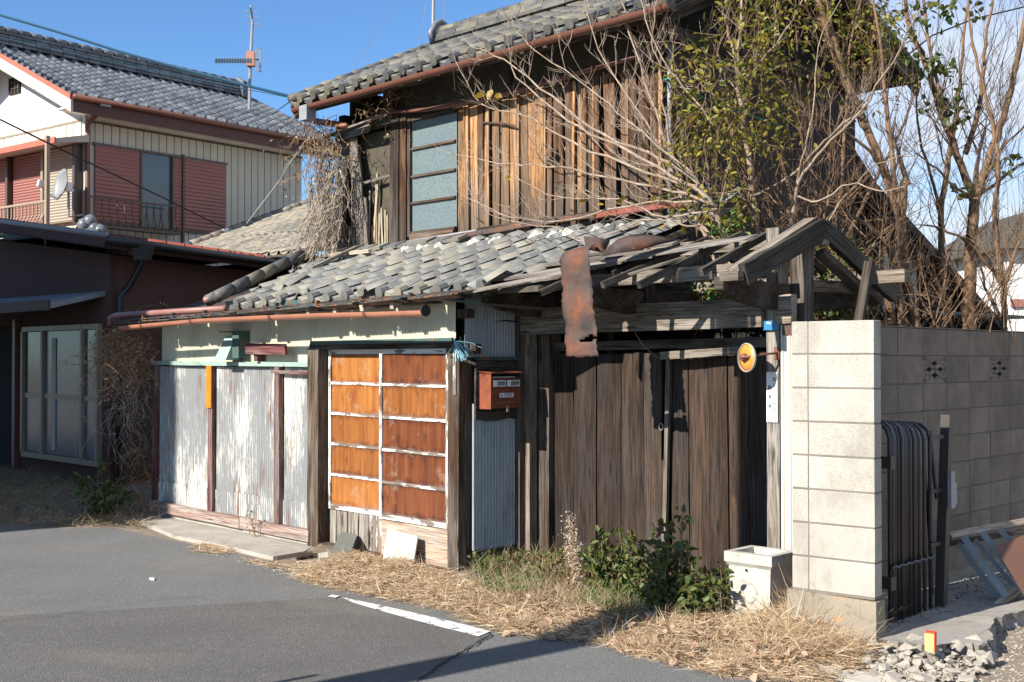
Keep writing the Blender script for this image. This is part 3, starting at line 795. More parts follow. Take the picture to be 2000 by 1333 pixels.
for a, b, m in (((-3.0, 1.50, 2.865), (-1.4, 1.50, 2.92), 'zinc'), ((-2.9, 1.44, 2.84), (-.9, 1.46, 2.915), 'rust'), ((-1.0, 1.46, 2.92), (.3, 1.46, 2.94), 'rust'), ((.1, 1.44, 2.93), (1.15, 1.46, 2.95), 'redroof'), ((-1.5, 1.5, 2.93), (.6, 1.5, 2.96), 'wood_dark')):
    board('flashing', lroof, a, b, .055, .012, (0, -1, .5), M[m], jag=.02, warp=.01)
# --- upper storey
U0, U1, UT = -3.89, .70, 1.60
part('upper_wall', H, MB().box(-2.60, U1, UT+.10, UT+.18, 2.7, 4.62).box(-3.85, -2.60, UT+.10, UT+.16, 2.6, 4.15).box(U0, U0+.05, UT+.16, 4.6, 2.3, 4.7).box(U0+.05,-2.6,UT+.6,UT+.65,4,4.7).box(U0, U1, 4.6, 4.68, 0, 4.7).box(-4.9, .0, 1.7, 1.78, 0, 2.8), M['mud'])
part('plaster_band', H, MB().box(-3.0, U1-.1, UT+.02, UT+.1, 4.20, 4.64), M['mud'])
board('beam', H, (U0, UT+.02, 4.22), (U1, UT+.02, 4.22), .09, .10, (0, -1, 0), M['wood_dark'])
board('beam', H, (U0-.15, UT-.25, 4.50), (U1+.3, UT-.25, 4.52), .12, .10, (0, -1, 0), M['wood_dark'])
for x in (-3.05, -1.2, .3): post('strut', x, x+.1, UT-.02, UT+.06, 4.2, 4.6, M['wood_dark'])
post('post', -2.885, -2.74, UT-.06, UT+.06, 2.83, 4.55, M['wood_dark'])
post('post', -2.73, -2.63, UT-.05, UT+.03, 2.86, 4.2, M['wood_brown'])
post('post', U1-.10, U1+.02, UT-.02, UT+.10, 2.7, 4.6, M['wood_brown'])
# window
zs = [hp(808, 292, UT).z, hp(807, 346, UT).z, hp(806, 398, UT).z]
z0, z1 = hp(806, 451, UT).z, 4.14
wf = post('window_frame', -2.64, -2.585, UT-.03, UT+.03, 2.96, 4.18, M['wood_brown'])
def sub(name, a, b, w, th, mat, nrm=(0, -1, 0), par=None, **kw): return board(name, par, a, b, w, th, nrm, mat, **kw)
sub('rail', (-2.58, UT-.01, 2.93), (-1.90, UT-.01, 2.93), .10, .07, M['wood_brown'], par=wf)
sub('rail', (-2.58, UT, 2.995), (-1.90, UT, 2.995), .03, .05, M['wood_brown'], par=wf)
sub('rail', (-2.58, UT, 4.165), (-1.90, UT, 4.165), .05, .05, M['wood_dark'], par=wf)
ed = [3.01]+[zs[2], zs[1], zs[0]]+[4.145]
for i in range(4):
    link('window_pane', MB().box(0, .70, -.003, .003, 0, ed[i+1]-ed[i]-.004).mesh('window_pane', M['frost']), at(-2.59, UT+.005, ed[i]), wf)
    if i: sub('glazing_bar', (-2.58, UT-.01, ed[i]), (-1.90, UT-.01, ed[i]), .022, .03, M['wood_brown'], par=wf)
board('window_sill', H, (-2.72, UT-.05, 2.875), (-1.85, UT-.05, 2.88), .03, .09, (0, -1, 0), M['zinc'])
# vertical weatherboards
x = -1.885; i = 0
gaps = {5: .05, 11: .03, 13: .045, 18: .05, 19: .03}
while x < U1-.06:
    w = rnd(.065, .135); top = hp(1000+0, 0, UT).z*0+4.205+rnd(-.02, .01)+.01*max(0, x); bot = 2.93+rnd(-.02, .03)
    if i in gaps: x += gaps[i]
    mt = 'wood_tan' if x < -.7 and i % 5 != 3 else ('wood_brown' if R.random() < .6 else 'wood_tan')
    dz = rnd(-.02, .02)
    board('weatherboard', H, (x+w/2, UT+dz, bot), (x+w/2+rnd(-.015, .015), UT-.005+dz+rnd(-.01, .01), top), w-.012, .02, (rnd(-.12, .12), -1, 0), M[mt], rough=.05, segs=6, jag=.02)
    if i % 3 == 1: board('batten', H, (x+w, UT-.018, bot+.02), (x+w+rnd(-.01, .01), UT-.018, top), .03, .02, (0, -1, 0), M['wood_tan'], rough=.08)
    x += w; i += 1
for x, zz in ((.35, 3.2), (.35, 3.5), (.35, 3.75), (-.55, 3.3), (-.55, 3.6)):
    board('lath', H, (x-.02, UT+.04, zz), (x+.22, UT+.04, zz+.005), .025, .02, (0, -1, 0), M['wood_pale'])
# broken left bay
board('loose_board', H, (-3.83, UT-.03, 2.83), (-3.74, UT-.02, 4.08), .15, .025, (.1, -1, 0), M['wood_grey'], rough=.07, jag=.03, segs=8)
board('loose_board', H, (-3.33, UT-.05, 2.80), (-3.60, UT-.02, 4.10), .17, .025, (.05, -1, 0), M['wood_grey'], rough=.07, jag=.05, segs=8)
board('loose_board', H, (-3.30, UT-.03, 2.80), (-3.36, UT-.02, 3.45), .05, .02, (.05, -1, 0), M['wood_grey'], rough=.1, jag=.05, segs=6)
board('loose_board', H, (-3.48, UT-.04, 2.80), (-3.46, UT-.02, 3.3), .03, .02, (.05, -1, 0), M['wood_pale'], rough=.1, jag=.05, segs=6)
post('post', -3.90, -3.80, UT+.02, UT+.12, 2.5, 4.4, M['wood_dark'])
for k in range(17):
    x = -3.72+k*.052+rnd(-.01, .01)
    board('lath', H, (x, UT+.02+rnd(0, .05), 2.84), (x+rnd(-.02, .02), UT+.04, 2.95+rnd(.15, .65)), rnd(.012, .03), .014, (rnd(-.3, .3), -1, 0), M['wood_pale'] if k % 2 else M['mud_light'], rough=.15, jag=.02)
board('mud_edge', H, (-2.93, UT+.02, 2.84), (-2.90, UT+.03, 3.65), .05, .03, (0, -1, 0), M['mud_light'], rough=.35, segs=9, jag=.02)
board('mud_edge', H, (-3.28, UT+.05, 2.95), (-3.22, UT+.05, 3.7), .03, .03, (0, -1, 0), M['mud_light'], rough=.35, segs=9, jag=.02)
board('mud_edge', H, (-3.30, UT+.40, 3.85), (-2.95, UT+.40, 3.88), .10, .02, (0, -1, 0), M['mud_light'], rough=.3, segs=6)
board('rail_bar', H, (-3.40, UT, 3.60), (-2.90, UT, 3.64), .03, .02, (0, -1, 0), M['wood_grey'])
board('rail_bar', H, (-3.86, UT, 2.83), (-2.88, UT, 2.87), .05, .06, (0, -1, 0), M['wood_pale'], jag=.02)
board('rail_bar', H, (-3.85, UT-.05, 4.13), (-3.22, UT-.08, 4.16), .08, .03, (0, -1, .3), M['wood_grey'], jag=.02)
board('rail_bar', H, (-4.0, UT-.10, 4.16), (-2.75, UT-.10, 4.28), .03, .03, (0, -1, .3), M['wood_grey'], jag=.02)
# pipe that runs under the eave
P = [hp(x, y, UT-.12) for x, y in ((615, 237), (678, 246))]
part('rain_pipe', H, MB().tube(P, .035, 8), M['gutter_o'], smooth=True)
P = [hp(x, y, UT-.10) for x, y in ((745, 220), (830, 215), (900, 203), (1000, 180), (1100, 153), (1200, 124), (1290, 96))]
part('rain_pipe', H, MB().tube(P, .022, 8), M['gutter_b'], smooth=True)
part('down_pipe', H, MB().tube([(U1+.08, UT, 2.9), (U1+.08, UT, 4.3)], .02, 6), M['zinc'], smooth=True)
P = [hp(x, y, UT-.04) for x, y in ((942, 240), (960, 241), (985, 242), (1005, 246), (1010, 252))]
part('iron_bracket', H, MB().tube(P, .011, 5), M['rust'])
# gable wall
g = [(UT+.02, 2.0), (4.66, 2.0), (4.66, 4.55), (3.2, 5.25), (UT+.02, 4.55)]
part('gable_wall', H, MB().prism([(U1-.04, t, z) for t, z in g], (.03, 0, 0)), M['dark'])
n = 3; 
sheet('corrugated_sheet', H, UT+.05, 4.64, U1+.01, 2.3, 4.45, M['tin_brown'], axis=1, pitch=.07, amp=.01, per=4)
board('gable_beam', H, (U1+.05, UT, 4.42), (U1+.05, 4.66, 4.42), .12, .06, (1, 0, 0), M['wood_dark'])
part('green_pipe', H, MB().tube([hq(1300, 155, U1+.12), hq(1400, 205, U1+.12), hq(1520, 245, U1+.12)], .012, 6), flat('green_hose', (.02, .22, .09), .4))
# --- upper roof
EV, ES, RT, RZ, X0, X1 = 1.15, 4.50, 3.25, 5.50, -4.12, 1.12
up_ = (RZ-ES)/(RT-EV)
def rz(t): return ES+up_*(t-EV) if t < RT else RZ-up_*(t-RT)
BT = 5.25
deck = MB().hexa([(X0+.02, EV+.02, ES-.03), (X1-.02, EV+.02, ES-.03), (X1-.02, RT, RZ-.03), (X0+.02, RT, RZ-.03), (X0+.02, EV+.02, ES-.005), (X1-.02, EV+.02, ES-.005), (X1-.02, RT, RZ-.005), (X0+.02, RT, RZ-.005)])
deck.hexa([(X0+.02, RT, RZ-.03), (X1-.02, RT, RZ-.03), (X1-.02, BT, rz(BT)-.03), (X0+.02, BT, rz(BT)-.03), (X0+.02, RT, RZ+.02), (X1-.02, RT, RZ+.02), (X1-.02, BT, rz(BT)+.02), (X0+.02, BT, rz(BT)+.02)])
uroof = part('upper_roof', H, deck, M['wood_dark'])
tile_field(uroof, HF, (X0, EV-.02, ES+.005), 21, 10, .25, .225, up_, M['tile_top'], jit=.7, one=lambda c, r: r < 5)
for i in range(19):
    x = X0+.15+i*.285; board('rafter', uroof, (x, EV+.03, ES-.07), (x, UT+.3, rz(UT+.3)-.07), .05, .06, (0, 0, 1), M['wood_dark'], rough=0, segs=1)
board('eave_board', uroof, (X0, EV+.04, ES-.03), (X1, EV+.04, ES-.03), .10, .02, (0, -1, 0), M['wood_dark'])
for s in (X1-.03, X0+.03):
    for a, b in (((s, EV, ES-.10), (s, RT, RZ-.10)), ((s, RT, RZ-.10), (s, BT, rz(BT)-.10))): board('bargeboard', uroof, a, b, .15, .03, (1, 0, 0), M['wood_dark'])
for i in range(10):
    t = EV+(RT-EV)*i/10
    part('verge_tile', uroof, MB().tube([(X0+.0, t-.02, rz(t)+.05), (X0+.0, t+.24, rz(t+.24)+.045)], [.055, .048], 8), M['tile_top'], smooth=True)
    part('verge_tile', uroof, MB().tube([(X1-.02, t-.02, rz(t)+.05), (X1-.02, t+.24, rz(t+.24)+.045)], [.055, .048], 8), M['tile_top'], smooth=True)
for i in range(9):
    t = RT+(BT-RT)*i/9
    part('verge_tile', uroof, MB().tube([(X1-.02, t, rz(t)+.05), (X1-.02, t+.24, rz(t+.24)+.045)], [.05, .055], 8), M['tile_top'], smooth=True)
for j, (hw, zz) in enumerate(((.15, .03), (.13, .075), (.11, .12))):
    for i in range(14):
        x = X0+.12+i*.36; part('ridge_tile', uroof, MB().box(x, x+.352, RT-hw, RT+hw, RZ+zz, RZ+zz+.038), M['tile_top'])
for i in range(18):
    x = X0+.1+i*.28; part('ridge_cap', uroof, MB().tube([(x, RT, RZ+.18), (x+.275, RT, RZ+.185)], [.07, .06], 9), M['tile_top'], smooth=True)
mb = MB().lathe([(0, -.04), (.10, -.04), (.14, -.02), (.14, .02), (.10, .04), (0, .04)], (0, 0, 0), 'y', 14)
mb.tube([(-.14, 0, -.12), (-.17, 0, .0), (-.10, 0, .12), (0, 0, .17), (.10, 0, .12), (.17, 0, 0), (.14, 0, -.12)], .035, 7)
link('ridge_end_tile', mb.mesh('ridge_end_tile', M['tile_new'], True), HF @ Matrix.Translation((X0+.06, RT, RZ+.14)) @ Matrix.Rotation(math.pi/2, 4, 'Z'), uroof)
P = gut('eave_gutter', [(575, 214), (700, 180), (830, 143), (960, 107), (1090, 70), (1200, 39), (1310, 8)], .048, M['gutter_b'], M['black_metal'], EV-.06)
part('gutter_box', H, MB().box(P[0].x+.18, P[0].x+.32, EV-.12, EV, P[0].z-.16, P[0].z+.0), M['zinc'])
# --- lean-to behind
a, b = hq(1690, 345, .9), hq(1960, 640, .9)
mb = MB().hexa([(-3.8, a.y, a.z-.1), (.95, a.y, a.z-.1), (.95, b.y, b.z-.1), (-3.8, b.y, b.z-.1), (-3.8, a.y, a.z), (.95, a.y, a.z), (.95, b.y, b.z), (-3.8, b.y, b.z)])
part('lean_to_roof', H, mb, M['wood_dark'])
part('lean_to_wall', H, MB().prism([(.6, 4.66, 0), (.6, b.y-.3, 0), (.6, b.y-.3, b.z-.05), (.6, 4.66, a.z+.4)], (.05, 0, 0)), M['dark'])
part('lean_to_window', H, MB().box(.65, .67, 5.3, 6.0, 1.9, 2.9), M['siding'])
part('lean_to_eave', H, MB().box(.65, 1.4, 4.9, 7.2, 2.15, 2.18), M['green_dark'])
# ================================================================ THINGS FIXED TO THE HOUSE
T = thing('meter_box', 'pale green sheet metal meter cover with slanted front on the corrugated wall', 'meter box', at(-3.26, 0, 1.72))
mb = MB().hexa([(-3.42, -.20, 1.69), (-3.20, -.20, 1.69), (-3.20, -.03, 1.69), (-3.42, -.03, 1.69), (-3.38, -.09, 1.93), (-3.20, -.09, 1.93), (-3.20, -.03, 1.93), (-3.38, -.03, 1.93)])
part('cover', T, mb, M['green_trim'])
part('side_box', T, MB().box(-3.198, -3.08, -.13, -.01, 1.71, 1.96), M['green_dark'])
part('top_plate', T, MB().box(-3.42, -3.07, -.15, -.01, 1.962, 1.972), M['green_dark'])
o = part('orange_sign', None, MB().hexa([(-.045, -.006, 0), (.045, -.006, 0), (.045, .006, 0), (-.045, .006, 0), (-.048, -.006, .42), (.048, -.006, .42), (.048, .006, .42), (-.048, .006, .42)]), M['orange_strip'], at(-3.745, -.066, 1.215))
tag(o, 'narrow flaking orange enamel strip nailed to the maroon batten of the tin wall', 'sign')
# mailbox
T = thing('mailbox', 'rusty red brown wall mailbox marked POST beside the sliding doors', 'mailbox', at(.04, .3, 1.3))
mt0, mt1, ms = .155, .475, .165
part('body', T, MB().box(.041, ms, mt0, mt1, 1.315, 1.555).box(.041, ms-.04, mt0, mt1, 1.556, 1.585), M['mail'])
part('front_flap', T, MB().box(ms+.001, ms+.008, mt0+.005, mt1-.005, 1.318, 1.47), M['mail'])
part('side_wing', T, MB().box(.041, ms+.008, mt0-.008, mt0-.001, 1.31, 1.59), M['mail'])
part('lid', T, MB().hexa([(.035, mt0-.02, 1.60), (ms+.03, mt0-.02, 1.588), (ms+.03, mt1+.02, 1.588), (.035, mt1+.02, 1.60), (.035, mt0-.02, 1.608), (ms+.03, mt0-.02, 1.595), (ms+.03, mt1+.02, 1.595), (.035, mt1+.02, 1.608)]), M['mail'])
part('slot', T, MB().box(ms-.039, ms-.037, mt0+.01, mt1-.01, 1.557, 1.583), M['dark'])
part('letter', T, MB().box(ms-.03, ms+.002, mt0+.02, mt1-.06, 1.557, 1.562), M['white'])
for a, b in ((mt0+.02, mt0+.15), (mt0+.165, mt1-.015)):
    nw = part('name_window', T, MB().box(ms+.008, ms+.011, a, b, 1.485, 1.535), M['white'])
    part('name_card', nw, MB().box(ms+.0115, ms+.013, a+.04, b-.01, 1.494, 1.526), M['steel'])
part('post_plate', T, MB().box(ms+.009, ms+.011, mt0+.085, mt0+.235, 1.40, 1.435), M['white'])
def text(body, size, mat, Mw, parent, name='lettering', off=.0):
    c = bpy.data.curves.new(name, 'FONT'); c.body = body; c.size = size; c.align_x = 'CENTER'; c.align_y = 'CENTER'; c.extrude = .0006; c.offset = off
    o = bpy.data.objects.new('t', c); COL.objects.link(o)
    me = bpy.data.meshes.new_from_object(o.evaluated_get(bpy.context.evaluated_depsgraph_get()))
    bpy.data.objects.remove(o); me.name = name; me.materials.clear(); me.materials.append(mat)
    return link(name, me, Mw, parent)
RX = Matrix.Rotation(math.pi/2, 4, 'X'); RZ90 = Matrix.Rotation(math.pi/2, 4, 'Z')
text('POST', .036, M['ink'], at(ms+.012, mt0+.18, 1.417) @ RZ90 @ RX, T)
mb = MB()
for k in range(1): mb.lathe([(0, 0), (.008, 0), (.008, .001), (0, .001)], (0, 0, 0), 'z', 8)
link('emblem', mb.mesh('emblem', M['ink']), at(ms+.0115, mt0+.105, 1.417) @ Matrix.Rotation(math.pi/2, 4, 'Y'), T)
mb = MB()
for k in range(6):
    c = mt0+.075+k*.030; mb.poly([(ms+.0095, c-.008, 1.36), (ms+.0095, c, 1.351), (ms+.0095, c+.008, 1.36), (ms+.0095, c, 1.369)])
part('diamond_row', T, mb, M['alu_gold'])
lk = part('padlock', T, MB().box(ms+.012, ms+.025, mt0+.150, mt0+.172, 1.285, 1.312).tube([(ms+.018, mt0+.153, 1.312), (ms+.018, mt0+.153, 1.335), (ms+.018, mt0+.169, 1.335), (ms+.018, mt0+.169, 1.312)], .003, 5), M['steel'])
# blue twine
T = MB()
for k in range(26):
    a = Vector((.0+rnd(-.02, .02), -.06, 1.84)); P = [a]; d = Vector((rnd(-.1, .6), rnd(-.3, .5), -rnd(.2, 1)))
    for i in range(5): d += Vector((rnd(-.35, .45), rnd(-.3, .3), rnd(-.5, .35))); P.append(P[-1]+d.normalized()*rnd(.02, .045))
    T.tube(P, .0022, 3, False)
tag(part('frayed_twine', None, T, M['rope']), 'frayed pale blue twine knotted to the corner post above the mailbox', 'twine')
# things leaning on the doors
q = [HI @ gp(639, 1096, .04), HI @ gp(672, 1100, .04), hp(694, 1046, .0), hp(665, 1040, .0)]
o = part('roof_slate', None, MB().prism([q[0], q[1], q[2], q[3]], (.012, .012, .004)), M['slate'])
tag(o, 'dark grey slate slab leaning against the planks below the left sliding door', 'slate slab')
o = link('hardboard_sheet', MB().prism([(-.83, 0, 0), (-.44, 0, -.02), (-.45, 0, .23), (-.85, 0, .25)], (0, .01, 0)).mesh('hardboard_sheet', M['boardw']), at(0, -.13, .06) @ Matrix.Rotation(-.25, 4, 'X'))
tag(o, 'pale square board leaning against the panel below the right sliding door', 'board')
# ================================================================ THE ROOFED GATE
GT = thing('wooden_gateway', 'roofed wooden gateway with stripped rafters and two sagging plank leaves', 'gate', at(1.25, .75, 0))
def gb(name, a, b, w, th, nrm, mat, par=None, **kw): return board(name, par or GT, a, b, w, th, nrm, M[mat], **kw)
def gpost(s0, s1, t0, t1, z0, z1, mat, **kw): return gb('post', ((s0+s1)/2, (t0+t1)/2, z0), ((s0+s1)/2, (t0+t1)/2, z1), s1-s0, t1-t0, (0, -1, 0), mat, **kw)
gpost(.05, .125, .62, .70, .0, 2.15, 'wood_beam')
gpost(.10, .24, .72, .86, .0, 2.45, 'wood_dark')
gpost(2.385, 2.485, .62, .74, .0, 2.58, 'wood_grey')
gpost(2.49, 2.60, .74, .86, .0, 2.50, 'wood_dark')
gb('lintel', (.03, .60, 2.0), (2.38, .60, 2.015), .20, .07, (0, -1, 0), 'wood_beam', rough=.02)
gb('lintel', (2.487, .62, 2.03), (2.60, .62, 2.03), .19, .07, (0, -1, 0), 'wood_beam', rough=.02)
gb('beam', (.2, .80, 1.80), (2.40, .80, 1.82), .07, .05, (0, -1, 0), 'wood_dark')
gb('beam', (1.42, .70, 1.725), (2.10, .72, 1.76), .055, .04, (0, -1, 0), 'wood_beam')
gr0, grp = 2.245, .40
def gz(t): return gr0+grp*(t+.05) if t < .85 else gr0+grp*.90-grp*(t-.85)
def grf(px, py, dz=0):                     # onto the front slope of the gate roof
    i = HI; o = i @ C0; d = i.to_3x3() @ ray(px, py)
    k = (gr0+dz+grp*(o.y+.05)-o.z)/(d.z-grp*d.y); return o+d*k
# ridge and purlins
gb('purlin', (.55, .85, gz(.85)-.10), (2.70, .85, gz(.85)-.09), .10, .09, (0, -1, 0), 'wood_beam')
gb('purlin', (-.15, .22, gz(.22)-.10), (2.62, .22, gz(.22)-.08), .09, .08, (0, -1, 0), 'wood_beam')
gb('purlin', (.95, .50, gz(.5)-.20), (2.55, .50, gz(.5)-.16), .06, .07, (0, -1, 0), 'wood_beam')
gb('purlin', (.25, 1.48, gz(1.48)-.10), (2.95, 1.48, gz(1.48)-.08), .09, .08, (0, -1, 0), 'wood_beam')
for s in (.24, 1.22, 2.43):                # arms that carry the purlins
    mb = MB()
    out = [(-.02, 2.22), (-.02, 2.14), (.15, 2.08), (.42, 2.04), (.62, 2.03), (1.1, 2.03), (1.5, 2.08), (1.62, 2.14), (1.62, 2.21), (.8, 2.20)]
    mb.prism([(s, t, z) for t, z in out], (.07, 0, 0)); part('bracket_arm', GT, mb, M['wood_dark'])
    if s == 1.22: gpost(s-.02, s+.09, .66, .76, 1.93, 2.45, 'wood_dark')
def strut(s, z0, z1): gpost(s, s+.07, .68, .76, z0, z1, 'wood_dark')
strut(.75, 2.1, 2.42)
# rafters, most of them stripped bare and some slipped
for s, sl, top, ft in ((.06, .02, .82, -.10), (.32, -.10, .85, -.16), (.58, -.14, .80, -.12), (.86, -.06, .86, .02), (1.22, -.16, .84, -.20), (1.50, -.05, .9, .12), (1.72, -.16, .88, -.10), (2.02, -.10, .86, -.15), (2.28, .0, .86, .05)):
    gb('rafter', (s+sl, ft, gz(ft)-.02), (s, top, gz(top)-.015), .038, .045, (0, 0, 1), 'wood_char', jag=.02, rough=.08)
for s in (.5, 1.1, 1.7, 2.3): gb('rafter', (s, .88, gz(.88)-.02), (s+rnd(-.05, .1), 1.68, gz(1.68)-.03), .045, .05, (0, 0, 1), 'wood_dark')
# rags of the roof boarding
def rb(p, q, w, dz=.02, mat='wood_grey', **kw):
    a, b = grf(*p, dz), grf(*q, dz+.01); gb('roof_board', a, b, w, .012, (0, -.37, 1), mat, jag=.05, rough=.12, segs=7, **kw)
rb((905, 572), (1210, 512), .11, .03); rb((960, 548), (1290, 496), .12, .03); rb((1015, 552), (1100, 540), .08, .02)
rb((1030, 522), (1440, 470), .12, .035); rb((1230, 505), (1470, 463), .10, .04); rb((1120, 500), (1330, 473), .10, .035)
rb((1240, 533), (1330, 505), .05, .03, 'wood_beam')
# gable boards
for a, b, w in (((2.68, -.06, gz(-.06)-.02), (2.68, .86, gz(.86)-.02), .13), ((2.68, .84, gz(.86)-.02), (2.68, 1.80, gz(1.8)-.06), .12)):
    gb('bargeboard', a, b, w, .05, (1, 0, 0), 'wood_char', rough=.04, segs=8)
gb('bargeboard', (2.62, -.08, gz(-.06)-.0), (2.62, .80, gz(.86)+.02), .05, .09, (1, 0, 0), 'wood_beam', rough=.06)
gb('batten', (2.55, -.10, gz(-.06)-.03), (2.69, -.10, gz(-.06)-.03), .06, .06, (0, -1, 0), 'wood_beam')
gb('cross_tie', (2.5, .80, 2.20), (2.64, 1.62, 2.20), .085, .05, (0, -1, 0), 'wood_beam')
gb('brace', (2.62, .9, 2.42), (2.7, 1.5, 2.10), .07, .05, (0, -1, 0), 'wood_dark')
# leaves
def gleaf(xs, zt, zb, t, tilt):
    root = None
    for i in range(len(xs)-1):
        a, b = xs[i], xs[i+1]; w = b-a; c = (a+b)/2
        dt = rnd(-.006, .006)
        o = gb('gate_plank', (c+tilt, t+dt, zb+rnd(-.01, .01)), (c, t+dt, zt), w-.008, .022, (0, -1, 0), 'wood_gate', rough=.012, jag=.008, segs=5)
S = lambda px: hp(px, 900, .80).x
gleaf([S(x) for x in (1066, 1123, 1167, 1214, 1259, 1294)], 1.745, .09, .80, .0)
gleaf([S(x) for x in (1306, 1341, 1381, 1418, 1458, 1497)], 1.735, .03, .83, .015)
gb('gate_stile', (S(1296)+.03, .775, .35), (S(1312)+.0, .775, 1.74), .035, .03, (0, -1, 0), 'wood_beam', rough=.1)
gb('gate_stile', (S(1290), .783, .09), (S(1302), .783, .95), .06, .02, (0, -1, 0), 'wood_gate', rough=.1)
gb('gate_rail', (S(1070), .84, .2), (S(1290), .84, .2), .08, .04, (0, -1, 0), 'wood_dark')
gb('gate_rail', (S(1310), .87, .25), (S(1497), .87, .25), .08, .04, (0, -1, 0), 'wood_dark')
gb('threshold', (.15, .78, .04), (1.3, .78, .05), .07, .08, (0, -1, 0), 'wood_grey')
mb = MB().tube([Vector((S(1298), .765, 1.2))+Vector((math.cos(a)*.02, -.006, math.sin(a)*.026)) for a in [k*math.pi/5 for k in range(11)]], .0035, 5, False)
part('ring_pull', GT, mb, M['steel'])
part('wire', GT, MB().tube([hp(1240, 650, .62), hp(1256, 675, .7), hp(1285, 700, .72), hp(1310, 704, .74)], .003, 4), M['vine'])
part('wire', GT, MB().tube([(-.0, .3, 2.0), (.02, .45, 2.01), (.05, .6, 2.0), (.1, .6, 2.08), (.2, .58, 2.1)], .006, 5), M['cable'])
part('dark_backdrop', GT, MB().box(.25, 2.4, 1.7, 1.72, .0, 1.95), M['dark'])  # near-black sheet put in as the shade behind the gate leaves
# steel edge strip between post and block wall
mb = MB().hexa([(2.50, .615, .30), (2.60, .615, .30), (2.60, .66, .30), (2.50, .66, .30), (2.50, .615, 1.93), (2.60, .615, 1.93), (2.60, .66, 1.93), (2.50, .66, 1.93)])
mb.box(2.515, 2.525, .608, .614, .3, 1.92).box(2.57, 2.58, .608, .614, .3, 1.92)
part('edge_strip', GT, mb, M['cream_metal'])
part('edge_strip_rust', GT, MB().box(2.52, 2.601, .604, .6145, 1.86, 1.935), M['rust'])
# ---- things on the gate
mb = MB(); n = 14; A_, B_ = [], []
prof = [(0, 2.47, .0), (.03, 2.46, -.045), (.08, 2.42, -.075), (.25, 2.28, -.085), (.42, 2.14, -.08), (.6, 1.99, -.08), (.8, 1.85, -.078), (1, 1.715, -.07)]
cols = 9
for k in range(41):
    f = k/40
    for i in range(len(prof)-1):
        if prof[i][0] <= f <= prof[i+1][0]: g = (f-prof[i][0])/(prof[i+1][0]-prof[i][0]); z = prof[i][1]*(1-g)+prof[i+1][1]*g; t = prof[i][2]*(1-g)+prof[i+1][2]*g; break
    l = 1.155+.05*f+rnd(-.016, .006); r_ = 1.42+.085*f**1.2+rnd(-.006, .008)
    for c in range(cols):
        h = c/(cols-1); mb.v.append((l+(r_-l)*h, t-.006*math.sin(h*math.pi*2+f*7)-.008*math.sin(f*15)-.010*abs(math.sin(h*5+f*3))+rnd(-.003, .003), z+.03*h*(1-f)+(rnd(-.008, .008) if k == 40 else 0)))
for k in range(40):
    for c in range(cols-1):
        if (k, c) in ((32, 5), (33, 5), (33, 6), (32, 6), (31, 6), (33, 4), (32, 7)): continue
        a = k*cols+c; mb.f.append((a, a+1, a+cols+1, a+cols))
RS = thing('rusted_sheet', 'long rusted iron sheet curling down over the gateway rafters', 'rusty sheet', at(1.1, -.06, 1.7))
o = part('hanging_sheet', RS, mb, M['rust'], smooth=True)
sd = o.modifiers.new('thick', 'SOLIDIFY'); sd.thickness = .003
def curl(pts, nm):
    mb = MB(); k = len(pts[0])
    for row in pts: mb.v += [tuple(p) for p in row]
    for i in range(len(pts)-1):
        for j in range(k-1): a = i*k+j; mb.f.append((a, a+1, a+k+1, a+k))
    o = part(nm, RS, mb, M['rust'], smooth=True); sd = o.modifiers.new('thick', 'SOLIDIFY'); sd.thickness = .003
def fp(x, y, t): return hp(x, y, t)
curl([[fp(1175, 502, -.02), fp(1190, 482, .05), fp(1205, 470, .15)], [fp(1205, 495, .05), fp(1215, 470, .10), fp(1232, 459, .2)], [fp(1245, 490, .15), fp(1250, 464, .15), fp(1258, 458, .3)], [fp(1280, 480, .25), fp(1283, 466, .25), fp(1290, 462, .4)], [fp(1325, 470, .4), fp(1322, 468, .4), fp(1318, 467, .45)]], 'curled_sheet')
curl([[fp(1140, 462, .1), fp(1144, 487, .1), fp(1160, 478, .02)], [fp(1165, 463, .12), fp(1172, 485, .12), fp(1180, 494, .0)], [fp(1192, 470, .2), fp(1185, 486, .15), fp(1175, 503, .0)]], 'curled_sheet')
T = thing('round_mirror', 'small round mirror with faded orange back on an iron arm from the gate post', 'mirror', at(2.2, .45, 1.7))
mc = hp(1459, 699, .42)
RMx = HF @ Matrix.Translation(mc) @ Matrix.Rotation(-.34, 4, 'Z') @ Matrix.Rotation(.12, 4, 'Y')
link('rim', MB().lathe([(.092, -.010), (.096, -.006), (.098, .006), (.093, .012), (.088, .006), (.088, -.004)], (0, 0, 0), 'y', 32).mesh('rim', M['alu_beige'], True), RMx, T)
link('mirror_back', MB().lathe([(0, .016), (.05, .014), (.0885, .004), (.0885, -.002), (0, -.004)], (0, 0, 0), 'y', 32).mesh('mirror_back', M['mirror_o'], True), RMx, T)
link('hub', MB().lathe([(0, .05), (.018, .045), (.028, .03), (.03, .014), (.0, .012)], (0, 0, 0), 'y', 12).mesh('hub', M['gutter_b'], True), RMx, T)
arm = MB().tube([mc+Vector((0, -.045, .0)), mc+Vector((.03, -.055, .005)), (2.47, .50, 1.735), (2.475, .615, 1.74)], .008, 7)
part('arm', T, arm, M['gutter_b'], smooth=True)
part('wall_flange', T, MB().box(2.45, 2.49, .612, .618, 1.70, 1.78), M['gutter_b'])
T = thing('blue_plate', 'small blue enamel name plate at the top of the right gate post', 'plate', at(2.43, .6, 1.92))
part('plate', T, MB().box(2.375, 2.50, .595, .603, 1.895, 1.955), M['blue_sign'])
text('関谷町', .018, M['white'], at(2.43, .594, 1.941) @ RX, T)
T = thing('parking_notice', 'white upright notice in black characters on the right gate post', 'notice', at(2.43, .6, 1.3))
